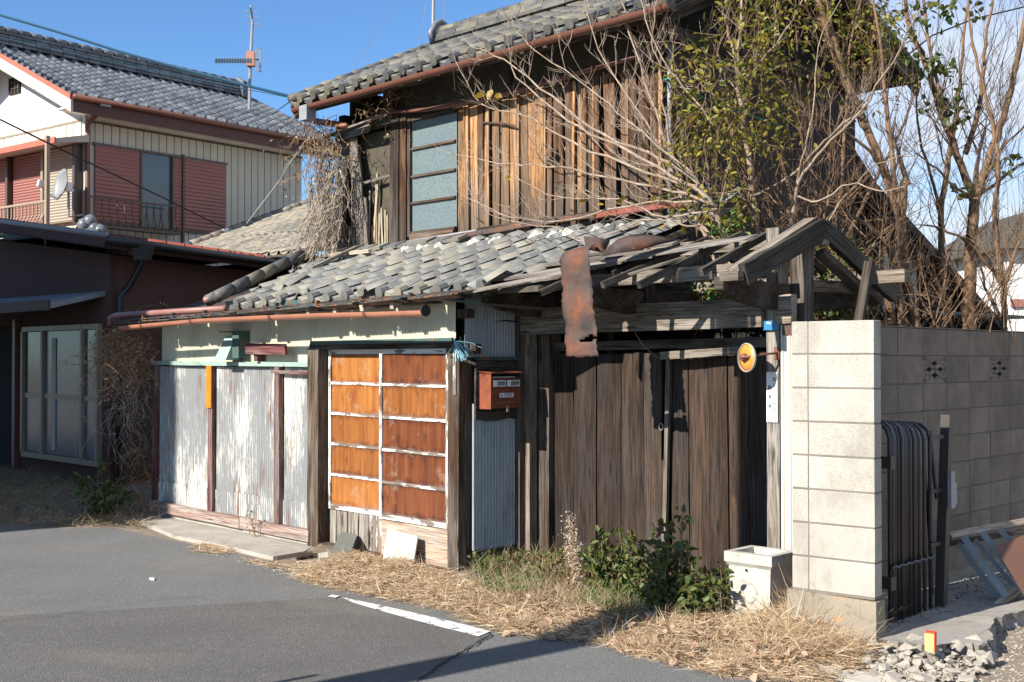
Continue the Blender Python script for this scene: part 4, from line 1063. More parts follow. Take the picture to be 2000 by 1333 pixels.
part('plate', T, MB().box(2.393, 2.478, .607, .613, 1.28, 1.615), M['white'])
for i, ch in enumerate('出入口に付き'): text(ch, .030, M['ink_b'], at(2.455, .606, 1.565-i*.042) @ RX, T, off=.0004)
for i, ch in enumerate('駐車禁止'): text(ch, .030, M['ink_b'], at(2.420, .606, 1.508-i*.062) @ RX, T, off=.0004)
for z in (1.605, 1.29): part('nail_head', T, MB().box(2.434, 2.438, .604, .607, z, z+.004), M['rust'])
# ================================================================ BLOCK WALLS
BF = frame(2.075, 6.87, .773, -.634)
BW = thing('block_wall', 'concrete block wall with a bright front return and a long shaded side run', 'wall', BF)
bm = {}
def blk(parent, fr, x0, x1, y0, y1, z0, z1, mat, name='concrete_block'):
    key = (round(x1-x0, 3), round(y1-y0, 3), round(z1-z0, 3), mat)
    if key not in bm:
        w, d, h = x1-x0, y1-y0, z1-z0; c = .004; mb = MB()
        mb.hexa([(0, c, c), (c, 0, c), (w-c, 0, c), (w, c, c), (0, c, h-c), (c, 0, h-c), (w-c, 0, h-c), (w, c, h-c)]); mb.f = []; mb.v = []
        v = []
        for z, e in ((0, c), (c, 0), (h-c, 0), (h, c)): v += [(e, e, z), (w-e, e, z), (w-e, d-e, z), (e, d-e, z)]
        mb.v = v
        for r in range(3): mb.f += [(r*4+k, r*4+(k+1) % 4, r*4+4+(k+1) % 4, r*4+4+k) for k in range(4)]
        mb.f += [(3, 2, 1, 0), (12, 13, 14, 15)]
        bm[key] = mb.mesh(name, M[mat])
    return link(name, bm[key], fr @ Matrix.Translation((x0+rnd(-.001, .001), y0+rnd(-.0015, .0015), z0)), parent)
TOP = 1.925
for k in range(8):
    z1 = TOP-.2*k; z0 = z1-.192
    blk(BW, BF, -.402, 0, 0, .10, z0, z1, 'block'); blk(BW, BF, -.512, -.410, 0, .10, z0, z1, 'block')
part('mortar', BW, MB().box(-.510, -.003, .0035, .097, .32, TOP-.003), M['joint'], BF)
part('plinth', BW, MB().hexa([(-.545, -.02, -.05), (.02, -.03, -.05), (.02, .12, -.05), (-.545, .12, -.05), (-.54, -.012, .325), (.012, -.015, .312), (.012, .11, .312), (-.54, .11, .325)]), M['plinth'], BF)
SF = frame(2.684, 8.33, .69, .725)          # long run: x away from the street, y into the wall
def sblk(i, k):
    x0 = -.4*6+.4*i
    z1 = TOP-.005-.2*k
    if k == 1 and i in (7, 10):
        fb = link('vent_block', MB().box(0, .392, .05, .10, 0, .192).mesh('vent_block', M['dark']), SF @ Matrix.Translation((x0, 0, z1-.192)), BW)
        def q(a, b, w):
            a = Vector((a[0], .018, a[1])); b = Vector((b[0], .018, b[1]))
            link('vent_bar', plankmesh('vent_bar', (b-a).length, w, .03, M['block_dark'], 0, 1), SF @ Matrix.Translation((x0, 0, z1-.192)) @ basis(a, b, (0, -1, 0), ID), fb)
        q((.02, .0), (.02, .192), .05); q((.372, 0), (.372, .192), .05); q((0, .014), (.392, .014), .036); q((0, .178), (.392, .178), .036)
        for a, b in (((.04, .03), (.352, .165)), ((.04, .165), (.352, .03))): q(a, b, .034)
        for a, b in (((.02, .096), (.196, .18)), ((.196, .18), (.372, .096)), ((.372, .096), (.196, .012)), ((.196, .012), (.02, .096))): q(a, b, .026)
        return
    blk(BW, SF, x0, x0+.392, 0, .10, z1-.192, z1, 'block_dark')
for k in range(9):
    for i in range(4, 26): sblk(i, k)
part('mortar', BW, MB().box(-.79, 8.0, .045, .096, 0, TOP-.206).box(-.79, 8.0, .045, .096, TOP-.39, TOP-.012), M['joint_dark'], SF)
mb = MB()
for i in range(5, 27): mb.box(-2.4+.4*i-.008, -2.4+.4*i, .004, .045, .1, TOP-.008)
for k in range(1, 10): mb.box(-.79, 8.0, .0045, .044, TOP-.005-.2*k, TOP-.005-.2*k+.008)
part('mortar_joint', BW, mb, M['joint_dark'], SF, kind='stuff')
part('coping', BW, MB().box(-.79, 8.0, -.004, .104, TOP-.002, TOP+.006), M['joint'], SF)
part('footing', BW, MB().box(-.79, 8.0, -.06, .12, -.05, .135), M['plinth'], SF)
# ================================================================ RIGHT-HAND YARD
slabp = [gp(1716, 1250, .1), gp(1800, 1262, .1), gp(1870, 1258, .1), gp(1925, 1262, .1), gp(1938, 1245, .1), gp(1930, 1230, .1), gp(1945, 1208, .1), gp(1990, 1196, .1), gp(2060, 1180, .1), gp(2200, 1100, .1), gp(1900, 1020, .1), gp(1700, 1060, .1), gp(1690, 1200, .1)]
mb = MB(); pts = []
for i in range(len(slabp)):
    a, b = slabp[i], slabp[(i+1) % len(slabp)]; n = 7 if i < 9 else 1
    for k in range(n):
        q = a.lerp(b, k/n); pts.append((q.x+(rnd(-.015, .015) if k else 0), q.y+(rnd(-.02, .02) if k else 0)))
n = len(pts); mb.v = [(x, y, .105+rnd(-.004, .004)) for x, y in pts]+[(x+rnd(-.02, .02), y+rnd(0, .05), .06+rnd(-.02, .02)) for x, y in pts]+[(x+rnd(-.02, .02), y+rnd(-.02, .03), -.02) for x, y in pts]
mb.f = [tuple(range(n))]+[(i, i+n, (i+1) % n+n, (i+1) % n) for i in range(n)]+[(i+n, i+2*n, (i+1) % n+2*n, (i+1) % n+n) for i in range(n)]
part('broken_slab', None, mb, M['slab'], ID, kind='structure')
# folding gate
FG = thing('folding_gate', 'black accordion gate pushed closed against the shaded block wall', 'gate', SF @ Matrix.Translation((-.8, -.3, .1)))
for i in range(13):
    x = -1.085+.041*i+rnd(-.004, .004); y0, y1 = -.46+rnd(-.006, .006), -.06; zt = 1.325+rnd(-.012, .004)-.003*i; zb = .115
    mat = M['bronze'] if i % 3 else M['black_metal']
    if i > 10: x += .035*(i-10)
    P = [(x, y0, zb), (x, y0, zt-.09), (x, y0+.02, zt-.035), (x, y0+.06, zt-.005), (x, y0+.12, zt), (x, y1-.1, zt), (x, y1-.03, zt-.03), (x, y1, zt-.09), (x, y1, zb)]
    part('frame_tube', FG, MB().tube(P, .013, 7), mat, SF, True)
part('end_panel', FG, MB().box(-1.125, -1.12, -.40, -.05, .13, 1.25), M['black_metal'], SF)
for z in (1.08, .36): part('hinge_strap', FG, MB().box(-1.14, -1.10, -.49, -.2, z-.035, z+.035).box(-1.15, -1.09, -.505, -.49, z-.04, z+.04), M['bronze'], SF)
for z in (1.2, .8, .42): part('bolt_rod', FG, MB().tube([(-1.13, -.36, z), (-1.13, -.2, z)], .008, 6), M['steel'], SF)
part('chain', FG, MB().tube([(-1.10+.045*k, -.482, .44+(.01 if k % 2 else 0)) for k in range(14)], .010, 5), M['black_metal'], SF)
e0 = MB().hexa([(-.42, -.50, .12), (-.36, -.50, .12), (-.36, -.44, .12), (-.42, -.44, .12), (-.31, -.50, 1.34), (-.25, -.50, 1.34), (-.25, -.44, 1.34), (-.31, -.44, 1.34)])
part('end_post', FG, e0, M['bronze'], SF)
for z, w in ((1.2, .10), (.86, .12), (.52, .14)): part('cross_link', FG, MB().box(-.55, -.34, -.48, -.46, z-.012, z+.012), M['black_metal'], SF)
part('diagonal_link', FG, MB().tube([(-.50, -.45, 1.24), (-.40, -.45, .80)], .012, 6), M['black_metal'], SF)
part('diagonal_link', FG, MB().tube([(-.56, -.44, 1.1), (-.44, -.44, .2)], .010, 6), M['black_metal'], SF)
part('latch', FG, MB().box(-.36, -.30, -.53, -.505, .74, .98).box(-.30, -.26, -.525, -.50, .76, .90), M['steel'], SF)
# ladder
LD = thing('step_ladder', 'old aluminium stepladder lying on its side by the shaded block wall', 'ladder', ID @ Matrix.Translation(yp(1900, 1100, 9.6)))
def lb(name, p, q, w, th, mat, Y0, Y1=None, par=None):
    a, b = yp(*p, Y0), yp(*q, Y1 or Y0); return board(name, par or LD, a, b, w, th, (-.5, -1, .25), M[mat], ID, rough=0, segs=2)
lb('rail', (1846, 1048), (2030, 1013), .045, .022, 'wood_pale', 8.1, 8.9)
lb('rail', (1848, 1063), (2010, 1036), .035, .022, 'wood_dark', 8.25, 9.0)
lb('rail_tip', (1842, 1050), (1856, 1046), .06, .035, 'black_metal', 8.09)
lb('leg', (1881, 1048), (1966, 1165), .042, .022, 'alu', 8.05, 7.85)
lb('leg', (1872, 1062), (1950, 1170), .038, .022, 'alu', 8.2, 8.0)
lb('leg', (1918, 1040), (2030, 1185), .042, .022, 'alu', 8.15, 8.0)
lb('leg', (1904, 1054), (1985, 1150), .03, .02, 'zinc', 8.4, 8.2)
lb('leg', (1952, 1034), (2040, 1130), .04, .022, 'alu', 8.3, 8.2)
lb('rung', (1945, 1186), (1985, 1152), .05, .03, 'wood_pale', 7.83, 7.95)
lb('rung', (1958, 1190), (1990, 1160), .03, .03, 'wood_pale', 7.9, 8.0)
o = part('brown_board', None, MB().prism([yp(1943, 1068, 7.8), yp(2040, 1030, 8.0), yp(2075, 1200, 7.8), yp(2010, 1180, 7.7)], (.01, .015, 0)), M['plyboard'], ID)
tag(o, 'reddish brown board leaning over the stepladder at the edge of the yard', 'board')
# loose slat propped behind the wall
o = board('propped_slat', None, yp(1662, 720, 8.0), yp(1698, 512, 8.1), .055, .05, (-.6, -.8, 0), M['wood_dark'], ID, rough=0, segs=1)
tag(o, 'straight dark brown slat propped up behind the block wall beside the gateway gable', 'slat')
# box on the rubble
T = thing('little_box', 'small yellow carton with red top standing on the rubble', 'box', ID @ Matrix.Translation(gp(1818, 1272, .095)))
bx = ID @ Matrix.Translation(gp(1818, 1272, .095)) @ Matrix.Rotation(-.62, 4, 'Z')
link('body', MB().box(-.027, .027, -.018, .018, 0, .108).mesh('body', flat('carton_red', (.62, .07, .02), .45)), bx, T)
link('front_label', MB().box(-.0265, .021, -.0195, -.0182, 0.001, .098).mesh('front_label', flat('carton_yellow', (.80, .60, .16), .45)), bx, T)
text('小\n型', .009, M['ink'], bx @ Matrix.Translation((-.003, -.0198, .085)) @ RX, T)
text('・・ー\nー・・\n・ー・', .009, flat('red_ink', (.55, .1, .03)), bx @ Matrix.Translation((-.003, -.0198, .042)) @ Matrix.Rotation(math.pi/2, 4, 'X') @ Matrix.Rotation(math.pi/2, 4, 'Z'), T)
# sink / pedestal planter
SK = thing('stone_sink', 'pale cast concrete sink standing in dry grass between gate and block wall', 'sink', at(2.52, .1, .05))
KF = HF @ Matrix.Translation((2.375, .20, .025)) @ Matrix.Rotation(.05, 4, 'Z') @ Matrix.Diagonal((.94, .94, 1.06, 1))
def frus(x0, x1, y0, y1, z0, X0_, X1_, Y0_, Y1_, z1): return [(x0, y0, z0), (x1, y0, z0), (x1, y1, z0), (x0, y1, z0), (X0_, Y0_, z1), (X1_, Y0_, z1), (X1_, Y1_, z1), (X0_, Y1_, z1)]
W, D = .33, .30
mb = MB()
# front panel with an arched notch at the foot
def wallp(f):                                # outline of one side: foot with notch
    o = [(0.02, 0)]
    o += [(.12, 0), (.135, .025), (.165, .045), (.195, .025), (.21, 0)]
    return o+[(W-.02, 0), (W, .33), (0, .33)]
mb.prism([(x, 0.0+(.33-z)*.04, z) for x, z in wallp(0)], (0, .03, 0))
mb.prism([(x, D-.03-(.33-z)*.04, z) for x, z in wallp(0)], (0, .03, 0))
mb.prism([(0.0+(.33-z)*.055, y, z) for y, z in ((.03, 0), (D-.03, 0), (D-.03, .33), (.03, .33))], (.03, 0, 0))
mb.prism([(W-.03-(.33-z)*.055, y, z) for y, z in ((.03, 0), (D-.03, 0), (D-.03, .33), (.03, .33))], (.03, 0, 0))
mb.box(.03, W-.03, .03, D-.03, .26, .29)
part('pedestal', SK, mb, M['sink'], KF)
a = MB(); e = .022
for (x0, x1, y0, y1) in ((-e, W+e, -e, .03), (-e, W+e, D-.03, D+e), (-e, .03, .0302, D-.0302), (W-.03, W+e, .0302, D-.0302)): a.box(x0, x1, y0, y1, .352, .412)
part('rim', SK, a, M['sink'], KF)
part('rim_underside', SK, MB().hexa(frus(-.001, W+.001, -.001, D+.001, .328, -e+.002, W+e-.002, -e+.002, D+e-.002, .3515)), M['sink'], KF)
arc = MB(); no_ = 14
for i in range(no_):
    a0, a1 = math.pi*i/no_, math.pi*(i+1)/no_
    def pt(r, a): return (W/2+r*math.cos(a), -.004+.0, .165+r*1.15*math.sin(a))
    p = [pt(.050, a0), pt(.064, a0), pt(.064, a1), pt(.050, a1)]
    arc.prism([(q[0], q[1]+.004+(.33-q[2])*.04-.002, q[2]) for q in p], (0, .01, 0))
part('arch_relief', SK, arc, M['concrete'], KF)
part('arch_boss', SK, MB().lathe([(0, .012), (.03, .011), (.046, .004), (.05, -.004)], (W/2, 0, .155), 'y', 20), M['sink'], KF @ Matrix.Translation((0, .010, 0)), True)
part('drain_hole', SK, MB().lathe([(0, .0075), (.009, .007)], (W/2-.02, -.002, .31), 'y', 10), M['dark'], KF)
# ================================================================ OFF-FRAME CASTERS THAT STAND IN THE LANE
PL = thing('utility_pole', 'thick grey concrete utility pole across the lane', 'pole', Matrix.Translation((-4.53, 3.22, 0)))
part('shaft', PL, MB().tube([(-4.53, 3.22, 0), (-4.53, 3.22, 6.8)], [.175, .16], 14), M['concrete'], ID, True)
o = part('shadow_post', None, MB().tube([(-3.35, 4.55, 0), (-3.35, 4.55, 1.83)], [.035, .02], 8), M['steel'], ID, True)  # unseen post, added only for the thin shadow it throws on the road
tag(o, 'thin grey steel post added out of view to cast a narrow road shadow', 'post')
OH = thing('house_across_lane', 'plain stuccoed two storey house across the lane', 'house', Matrix.Translation((-12, 12, 0)))
bdir = Vector((-.636, .772, 0)); KB = Vector((-9.25, 8.1, 0))+bdir*.12; adir = Vector((-.772, -.636, 0))
def cp(b_, a_, z): return tuple(KB+bdir*b_+adir*a_+Vector((0, 0, z)))
part('wall', OH, MB().hexa([cp(0, 0, 0), cp(0, 7, 0), cp(13, 7, 0), cp(13, 0, 0), cp(0, 0, 8.5), cp(0, 7, 8.5), cp(13, 7, 8.5), cp(13, 0, 8.5)]), M['stucco_pink'], ID)
part('roof', OH, MB().poly([cp(-.3, -.3, 8.5), cp(-.3, 3.5, 9.6), cp(13.3, 3.5, 9.6), cp(13.3, -.3, 8.5)]).poly([cp(-.3, 7.3, 8.5), cp(-.3, 3.5, 9.6), cp(13.3, 3.5, 9.6), cp(13.3, 7.3, 8.5)]), M['tile_new'], ID)
# ================================================================ MAUVE ONE-STOREY HOUSE ON THE LEFT
def P3(p, z): return (p[0], p[1], z)
PK = thing('mauve_bungalow', 'shaded mauve stucco single storey house with red tin roof and sliding windows', 'house', Matrix.Translation((-5.37, 16, 0)))
c0 = Vector((-5.37, 16, 0)); fd = Vector((-.70, .714, 0)); sd_ = Vector((.37, .929, 0)); nf = Vector((-.714, -.70, 0))
c1 = c0+fd*9; c2 = c0+sd_*4.6; c3 = c1+sd_*4.6+fd*0
def pz(d): return 3.05+.13*d                 # the low gable climbs away from the corner
mb = MB()
a = [P3(c0, 0), P3(c1, 0), P3(c3, 0), P3(c2, 0), P3(c0, 3.1), P3(c1, 4.2), P3(c3, 4.2), P3(c2, 3.1)]
mb.hexa(a); part('wall', PK, mb, M['stucco_pink'], ID)
PF = Matrix(((-fd.x, -nf.x, 0, c0.x), (-fd.y, -nf.y, 0, c0.y), (0, 0, 1, 0), (0, 0, 0, 1)))     # x to the right along the front, y inward
oc = c0+sd_*-.35-fd*.38; oe = c0-fd*.38+sd_*4.9; ol = c1+sd_*-.35; ole = c1+sd_*4.9
# roof slab + fascia
zc = 3.30
mb = MB().hexa([P3(oc, zc-.03), P3(ol, zc+1.22), P3(ole, zc+1.22), P3(oe, zc-.03), P3(oc, zc+.0), P3(ol, zc+1.25), P3(ole, zc+1.25), P3(oe, zc+.0)])
rf = part('tin_roof', PK, mb, M['redroof'], ID)
part('fascia', PK, MB().hexa([P3(oc, zc-.17), P3(ol, zc+1.08), P3(ol+sd_*.03, zc+1.08), P3(oc+sd_*.03, zc-.17), P3(oc, zc-.032), P3(ol, zc+1.218), P3(ol+sd_*.03, zc+1.218), P3(oc+sd_*.03, zc-.032)]), M['stucco_pink'], ID)
part('fascia', PK, MB().hexa([P3(oc, zc-.17), P3(oe, zc-.17), P3(oe+fd*.03, zc-.17), P3(oc+fd*.03, zc-.17), P3(oc, zc-.032), P3(oe, zc-.032), P3(oe+fd*.03, zc-.032), P3(oc+fd*.03, zc-.032)]), M['stucco_pink'], ID)
part('soffit', PK, MB().hexa([P3(oc, zc-.165), P3(ol, zc+1.085), P3(ole, zc+1.085), P3(oe, zc-.165), P3(oc, zc-.15), P3(ol, zc+1.10), P3(ole, zc+1.10), P3(oe, zc-.15)]), M['stucco_pink'], ID)
for i in range(1, 13):
    q = oc.lerp(oe, i/13); part('roof_seam', rf, MB().hexa([P3(q, zc+.0), P3(q+fd*6, zc+.83), P3(q+fd*6+sd_*.03, zc+.83), P3(q+sd_*.03, zc+.0), P3(q, zc+.035), P3(q+fd*6, zc+.87), P3(q+fd*6+sd_*.03, zc+.87), P3(q+sd_*.03, zc+.035)]), M['redroof'], ID)
part('verge_cap', rf, MB().hexa([P3(oc, zc), P3(ol, zc+1.25), P3(ol+sd_*.06, zc+1.25), P3(oc+sd_*.06, zc), P3(oc, zc+.035), P3(ol, zc+1.29), P3(ol+sd_*.06, zc+1.29), P3(oc+sd_*.06, zc+.035)]), M['zinc'], ID)
g0 = oc-fd*.06; g1 = oe-fd*.06
part('gutter', PK, MB().tube([P3(g0, zc-.07), P3(g1, zc-.07)], .055, 8), M['black_metal'], ID, True)
gq = g0.lerp(g1, .13)
part('down_pipe', PK, MB().tube([P3(gq, zc-.08), P3(gq, zc-.30), P3(gq+fd*.30-sd_*.05, zc-.62), P3(gq+fd*.36-sd_*.2, zc-.75), P3(gq+fd*.36-sd_*.2, 0)], .045, 8), M['black_metal'], ID, True)
part('rain_head', PK, MB().hexa([P3(gq+Vector((-.09, -.09, 0)), zc-.28), P3(gq+Vector((.09, -.09, 0)), zc-.28), P3(gq+Vector((.09, .09, 0)), zc-.28), P3(gq+Vector((-.09, .09, 0)), zc-.28), P3(gq+Vector((-.13, -.13, 0)), zc-.08), P3(gq+Vector((.13, -.13, 0)), zc-.08), P3(gq+Vector((.13, .13, 0)), zc-.08), P3(gq+Vector((-.13, .13, 0)), zc-.08)]), M['black_metal'], ID)
# window in the front: coordinates x (negative = left of the corner), z
WX0, WX1, WZ0, WZ1 = -2.75, -.22, .25, 2.18
wfm = part('window_frame', PK, MB().box(WX0, WX1, -.06, .0, WZ0, WZ0+.08), M['alu_gold'], PF)
part('head_rail', wfm, MB().box(WX0, WX1, -.06, .0, WZ1-.07, WZ1), M['alu_gold'], PF)
for x in (WX0+.03, -2.02, -.72, WX1-.03): part('stile', wfm, MB().box(x-.03, x+.03, -.075, .0, WZ0+.08, WZ1-.07), M['alu_gold'], PF)
for x0, x1 in ((WX0+.06, -2.05), (-1.99, -.75), (-.69, WX1-.06)):
    part('window_pane', wfm, MB().box(x0, x1, -.03, -.02, WZ0+.09, 1.13), M['glass_curtain'], PF)
    part('window_pane', wfm, MB().box(x0, x1, -.03, -.02, 1.20, WZ1-.08), M['glass_dark'] if x0 > -1 or x0 < -2.1 else M['glass_curtain'], PF)
    part('rail', wfm, MB().box(x0, x1, -.05, -.01, 1.13, 1.20), M['alu_gold'], PF)
part('curtain', wfm, MB().box(-1.72, -1.60, -.045, -.035, .4, 2.0), M['siding'], PF)
part('awning', PK, MB().hexa([(-7.5, -.75, 2.40), (-.15, -.75, 2.36), (-.15, 0, 2.55), (-7.5, 0, 2.60), (-7.5, -.75, 2.47), (-.15, -.75, 2.43), (-.15, 0, 2.62), (-7.5, 0, 2.67)]), M['zinc'], PF)
part('awning_fascia', PK, MB().box(-7.5, -.14, -.78, -.752, 2.34, 2.48), M['fascia'], PF)
part('door_post', PK, MB().box(-3.05, -2.95, -.08, 0, 0, 2.3), M['gutter_b'], PF)
part('dark_door', PK, MB().box(-4.2, -3.2, -.03, -.005, .05, 2.2), M['dark'], PF)
q = c0+sd_*1.45+Vector((.03, -.01, 0))
part('vent_hood', PK, MB().hexa([P3(q+Vector((0, -.02, 0)), 2.08), P3(q+Vector((.10, -.02, 0)), 2.08), P3(q+sd_*.22+Vector((.10, 0, 0)), 2.08), P3(q+sd_*.22, 2.08), P3(q, 2.36), P3(q+Vector((.04, 0, 0)), 2.36), P3(q+sd_*.2+Vector((.04, 0, 0)), 2.36), P3(q+sd_*.2, 2.36)]), M['white'], ID)
part('address_plate', PK, MB().box(-.12, -.03, -.02, -.005, 1.55, 1.66), M['blue_sign'], PF)
# ================================================================ TWO-STOREY WHITE HOUSE
wa, wb = Vector((.624, .781, 0)), Vector((.781, -.624, 0))
WO = Vector(((165-1000)/2340*23, 23, 0))
WF = Matrix(((wa.x, wb.x, 0, WO.x), (wa.y, wb.y, 0, WO.y), (0, 0, 1, 0), (0, 0, 0, 1)))     # x along the long side, y out towards the right; left-handed on purpose
def wp(px, py, y=0.): return hp(px, py, y, WF)
def wx(px, py, x=0.): return hq(px, py, x, WF)
WH = thing('white_house', 'two storey white house with dusty pink shutters and dark tiled roof behind the bungalow', 'house', Matrix.Translation(WO))
xr = wp(588, 400).x
ez = wp(165, 205, 0).z
part('wall', WH, MB().prism([(0, 0, 0), (0, 0, ez), (0, -3.1, ez+1.6), (0, -6.2, ez), (0, -6.2, 0)], (xr, 0, 0)), M['stucco_white'], WF)
sz0, sz1 = wp(300, 520).z, wp(175, 240).z
n = 30; w = xr/n
for i in range(n):
    m = MB().box(i*w+.012, (i+1)*w-.012, .0, .03, 2.6, sz1); part('siding_panel', WH, m, M['siding'], WF)
part('siding_cap', WH, MB().box(0, xr, .0, .05, sz1, sz1+.04), M['alu_brown'], WF)
part('corner_post', WH, MB().box(-.045, -.005, -.05, .05, 2.6, ez), M['siding'], WF)
for i in range(22):
    z = sz1-.0; part('siding_panel', WH, MB().box(-.04, -.005, -.08-(i+1)*.26, -.10-i*.26, 2.6, z+.02), M['siding'], WF)
part('siding_cap', WH, MB().box(-.055, 0, -5.9, -.06, sz1+.02, sz1+.06), M['alu_gold'], WF)
# window with sliding shutters on the long side
def wbox(nm, px0, px1, x_a, pyt, pyb, y0, y1, mat, par=None, ref=None):
    p0, p1 = wp(px0, pyt, y1), wp(px1, pyt, y1); z1 = wp(ref or px0, pyt, y1).z; z0 = wp(ref or px0, pyb, y1).z
    return part(nm, par or WH, MB().box(p0.x, p1.x, y0, y1, z0, z1), mat, WF)
z1w, z0w = wp(182, 284).z, wp(182, 432).z
xa, xb, xc, xd, xe = wp(182, 300).x, wp(271, 300).x, wp(333, 300).x, wp(353, 300).x, wp(437, 320).x
ws = part('window_frame', WH, MB().box(xa-.04, xe+.04, .0, .08, z1w, z1w+.05), M['alu_brown'], WF)
part('rail', ws, MB().box(xa-.04, xe+.04, 0, .08, z0w-.05, z0w), M['alu_brown'], WF)
def shutter(x0, x1, y, nm='shutter'):
    r0 = part(nm, WH, MB().box(x0, x1, y-.02, y, z0w, z1w), M['shutter'], WF); m = MB(); k = int((z1w-z0w)/.075)
    for i in range(k):
        z = z0w+(z1w-z0w)*i/k; m.prism([(x0+.01, y, z+.008), (x0+.01, y+.016, z+.035), (x0+.01, y, z+.067)], (x1-x0-.02, 0, 0))
    part('louvre', r0, m, M['shutter'], WF, kind='stuff')
shutter(xa, xb, .07); shutter(xc+.02, xd, .05); shutter(xd+.04, xe, .09)
part('window_pane', ws, MB().box(xb, xc, .035, .04, z0w, z1w), M['glass_dark'], WF)
for x in (xb, xc, xd+.01): part('stile', ws, MB().box(x-.02, x+.025, .03, .10, z0w-.05 if x < xd else z0w-.35, z1w+(.08 if x > xc+.1 else 0)), M['alu_brown'], WF)
# rail below that window
zr1, zr0 = wp(180, 383, .3).z, wp(180, 438, .3).z; xq = wp(350, 400, .3).x; x0q = wp(176, 400, .3).x
rl = part('balcony_rail', WH, MB().box(x0q, xq, .28, .33, zr1-.03, zr1).box(x0q, xq, .10, .33, zr0-.05, zr0), M['alu_brown'], WF)
for i in range(12):
    x = x0q+(xq-x0q)*(i+.5)/12; part('baluster', rl, MB().tube([(x, .30, zr1-.02), (x, .30, zr0+.25), (x, .36, zr0+.12), (x, .30, zr0)], .012, 5), M['alu_brown'], WF)
# down pipe at the corner, gutter and eave
part('down_pipe', WH, MB().tube([wp(200, 200, .5), wp(200, 214, .5), wp(176, 236, .12), wp(171, 246, .10), wp(171, 425, .10), wp(160, 432, .14), wp(151, 450, .2)], .05, 8), M['gutter_b'], WF, True)
part('rain_head', WH, MB().box(wp(200, 200, .5).x-.11, wp(200, 200, .5).x+.11, .40, .62, wp(200, 210, .5).z, wp(200, 192, .5).z), M['zinc'], WF)
EY, EX0, EX1 = .55, -.62, xr+.75
erz = wp(180, 193, EY).z
part('gutter', WH, MB().tube([(EX0, EY+.05, erz-.03), (EX1, EY+.05, erz-.03)], .055, 8), M['gutter_b'], WF, True)
part('fascia', WH, MB().box(EX0, EX1, EY-.05, EY-.01, erz-.30, erz-.02), M['fascia'], WF)
part('soffit', WH, MB().box(EX0, EX1, 0, EY-.05, erz-.22, erz-.19), M['stucco_white'], WF)
RY = -2.6; RP = .46; rzz = erz+RP*(EY-RY)
dk = MB().hexa([(EX0, EY, erz-.02), (EX1, EY, erz-.02), (EX1, RY, rzz-.02), (EX0, RY, rzz-.02), (EX0, EY, erz+.01), (EX1, EY, erz+.01), (EX1, RY, rzz+.01), (EX0, RY, rzz+.01)])
dk.hexa([(EX0, RY, rzz-.02), (EX1, RY, rzz-.02), (EX1, -6.8, rzz-2), (EX0, -6.8, rzz-2), (EX0, RY, rzz+.01), (EX1, RY, rzz+.01), (EX1, -6.8, rzz-1.97), (EX0, -6.8, rzz-1.97)])
wr = part('tiled_roof', WH, dk, M['tile_new'], WF)
WFT = WF @ Matrix(((1, 0, 0, 0), (0, -1, 0, EY+.04), (0, 0, 1, 0), (0, 0, 0, 1)))
nc = int((EX1-EX0)/.27)
tile_field(wr, WFT, (EX0, 0, erz+.01), nc, 15, .27, .235, RP, M['tile_new'], jit=.25, amp=1.15, one=lambda c, r: r < 9)
for i in range(15):
    y = EY-(EY-RY)*i/15; z = erz+RP*(EY-y)
    part('verge_tile', wr, MB().box(EX0-.03, EX0+.10, y-.24, y, z+.02, z+.085), M['tile_new'], WF @ Matrix.Rotation(0, 4, 'X'))
part('bargeboard', WH, MB().hexa([(EX0-.03, EY, erz-.32), (EX0+.02, EY, erz-.32), (EX0+.02, RY, rzz-.32), (EX0-.03, RY, rzz-.32), (EX0-.03, EY, erz-.08), (EX0+.02, EY, erz-.08), (EX0+.02, RY, rzz-.08), (EX0-.03, RY, rzz-.08)]), M['fascia_l'], WF)
part('bargeboard_edge', WH, MB().hexa([(EX0-.05, EY, erz-.08), (EX0+.02, EY, erz-.08), (EX0+.02, RY, rzz-.08), (EX0-.05, RY, rzz-.08), (EX0-.05, EY, erz+.01), (EX0+.02, EY, erz+.01), (EX0+.02, RY, rzz+.01), (EX0-.05, RY, rzz+.01)]), M['red_edge'], WF)
part('bargeboard', WH, MB().hexa([(EX0-.03, RY, rzz-.32), (EX0+.02, RY, rzz-.32), (EX0+.02, -6.7, rzz-2.1), (EX0-.03, -6.7, rzz-2.1), (EX0-.03, RY, rzz-.02), (EX0+.02, RY, rzz-.02), (EX0+.02, -6.7, rzz-1.8), (EX0-.03, -6.7, rzz-1.8)]), M['fascia_l'], WF)
for j in range(4):
    z = rzz+.05+j*.075; hw = .17-.02*j
    for i in range(int((EX1-EX0-.5)/.3)):
        x = EX0+.1+i*.3; part('ridge_tile', wr, MB().box(x, x+.285, RY-hw, RY+hw, z, z+.05), M['tile_new'], WF)
for i in range(int((EX1-EX0-.5)/.28)):
    x = EX0+.1+i*.28; part('ridge_cap', wr, MB().tube([(x, RY, rzz+.38), (x+.24, RY, rzz+.38)], .075, 8), M['tile_new'], WF, True)
for x in (EX0+.05, EX1-.45):
    part('ridge_end_tile', wr, MB().box(x-.08, x+.08, RY-.24, RY+.24, rzz+.0, rzz+.30).tube([(x, RY-.22, rzz+.32), (x, RY, rzz+.46), (x, RY+.22, rzz+.32)], .075, 8), M['tile_new'], WF)
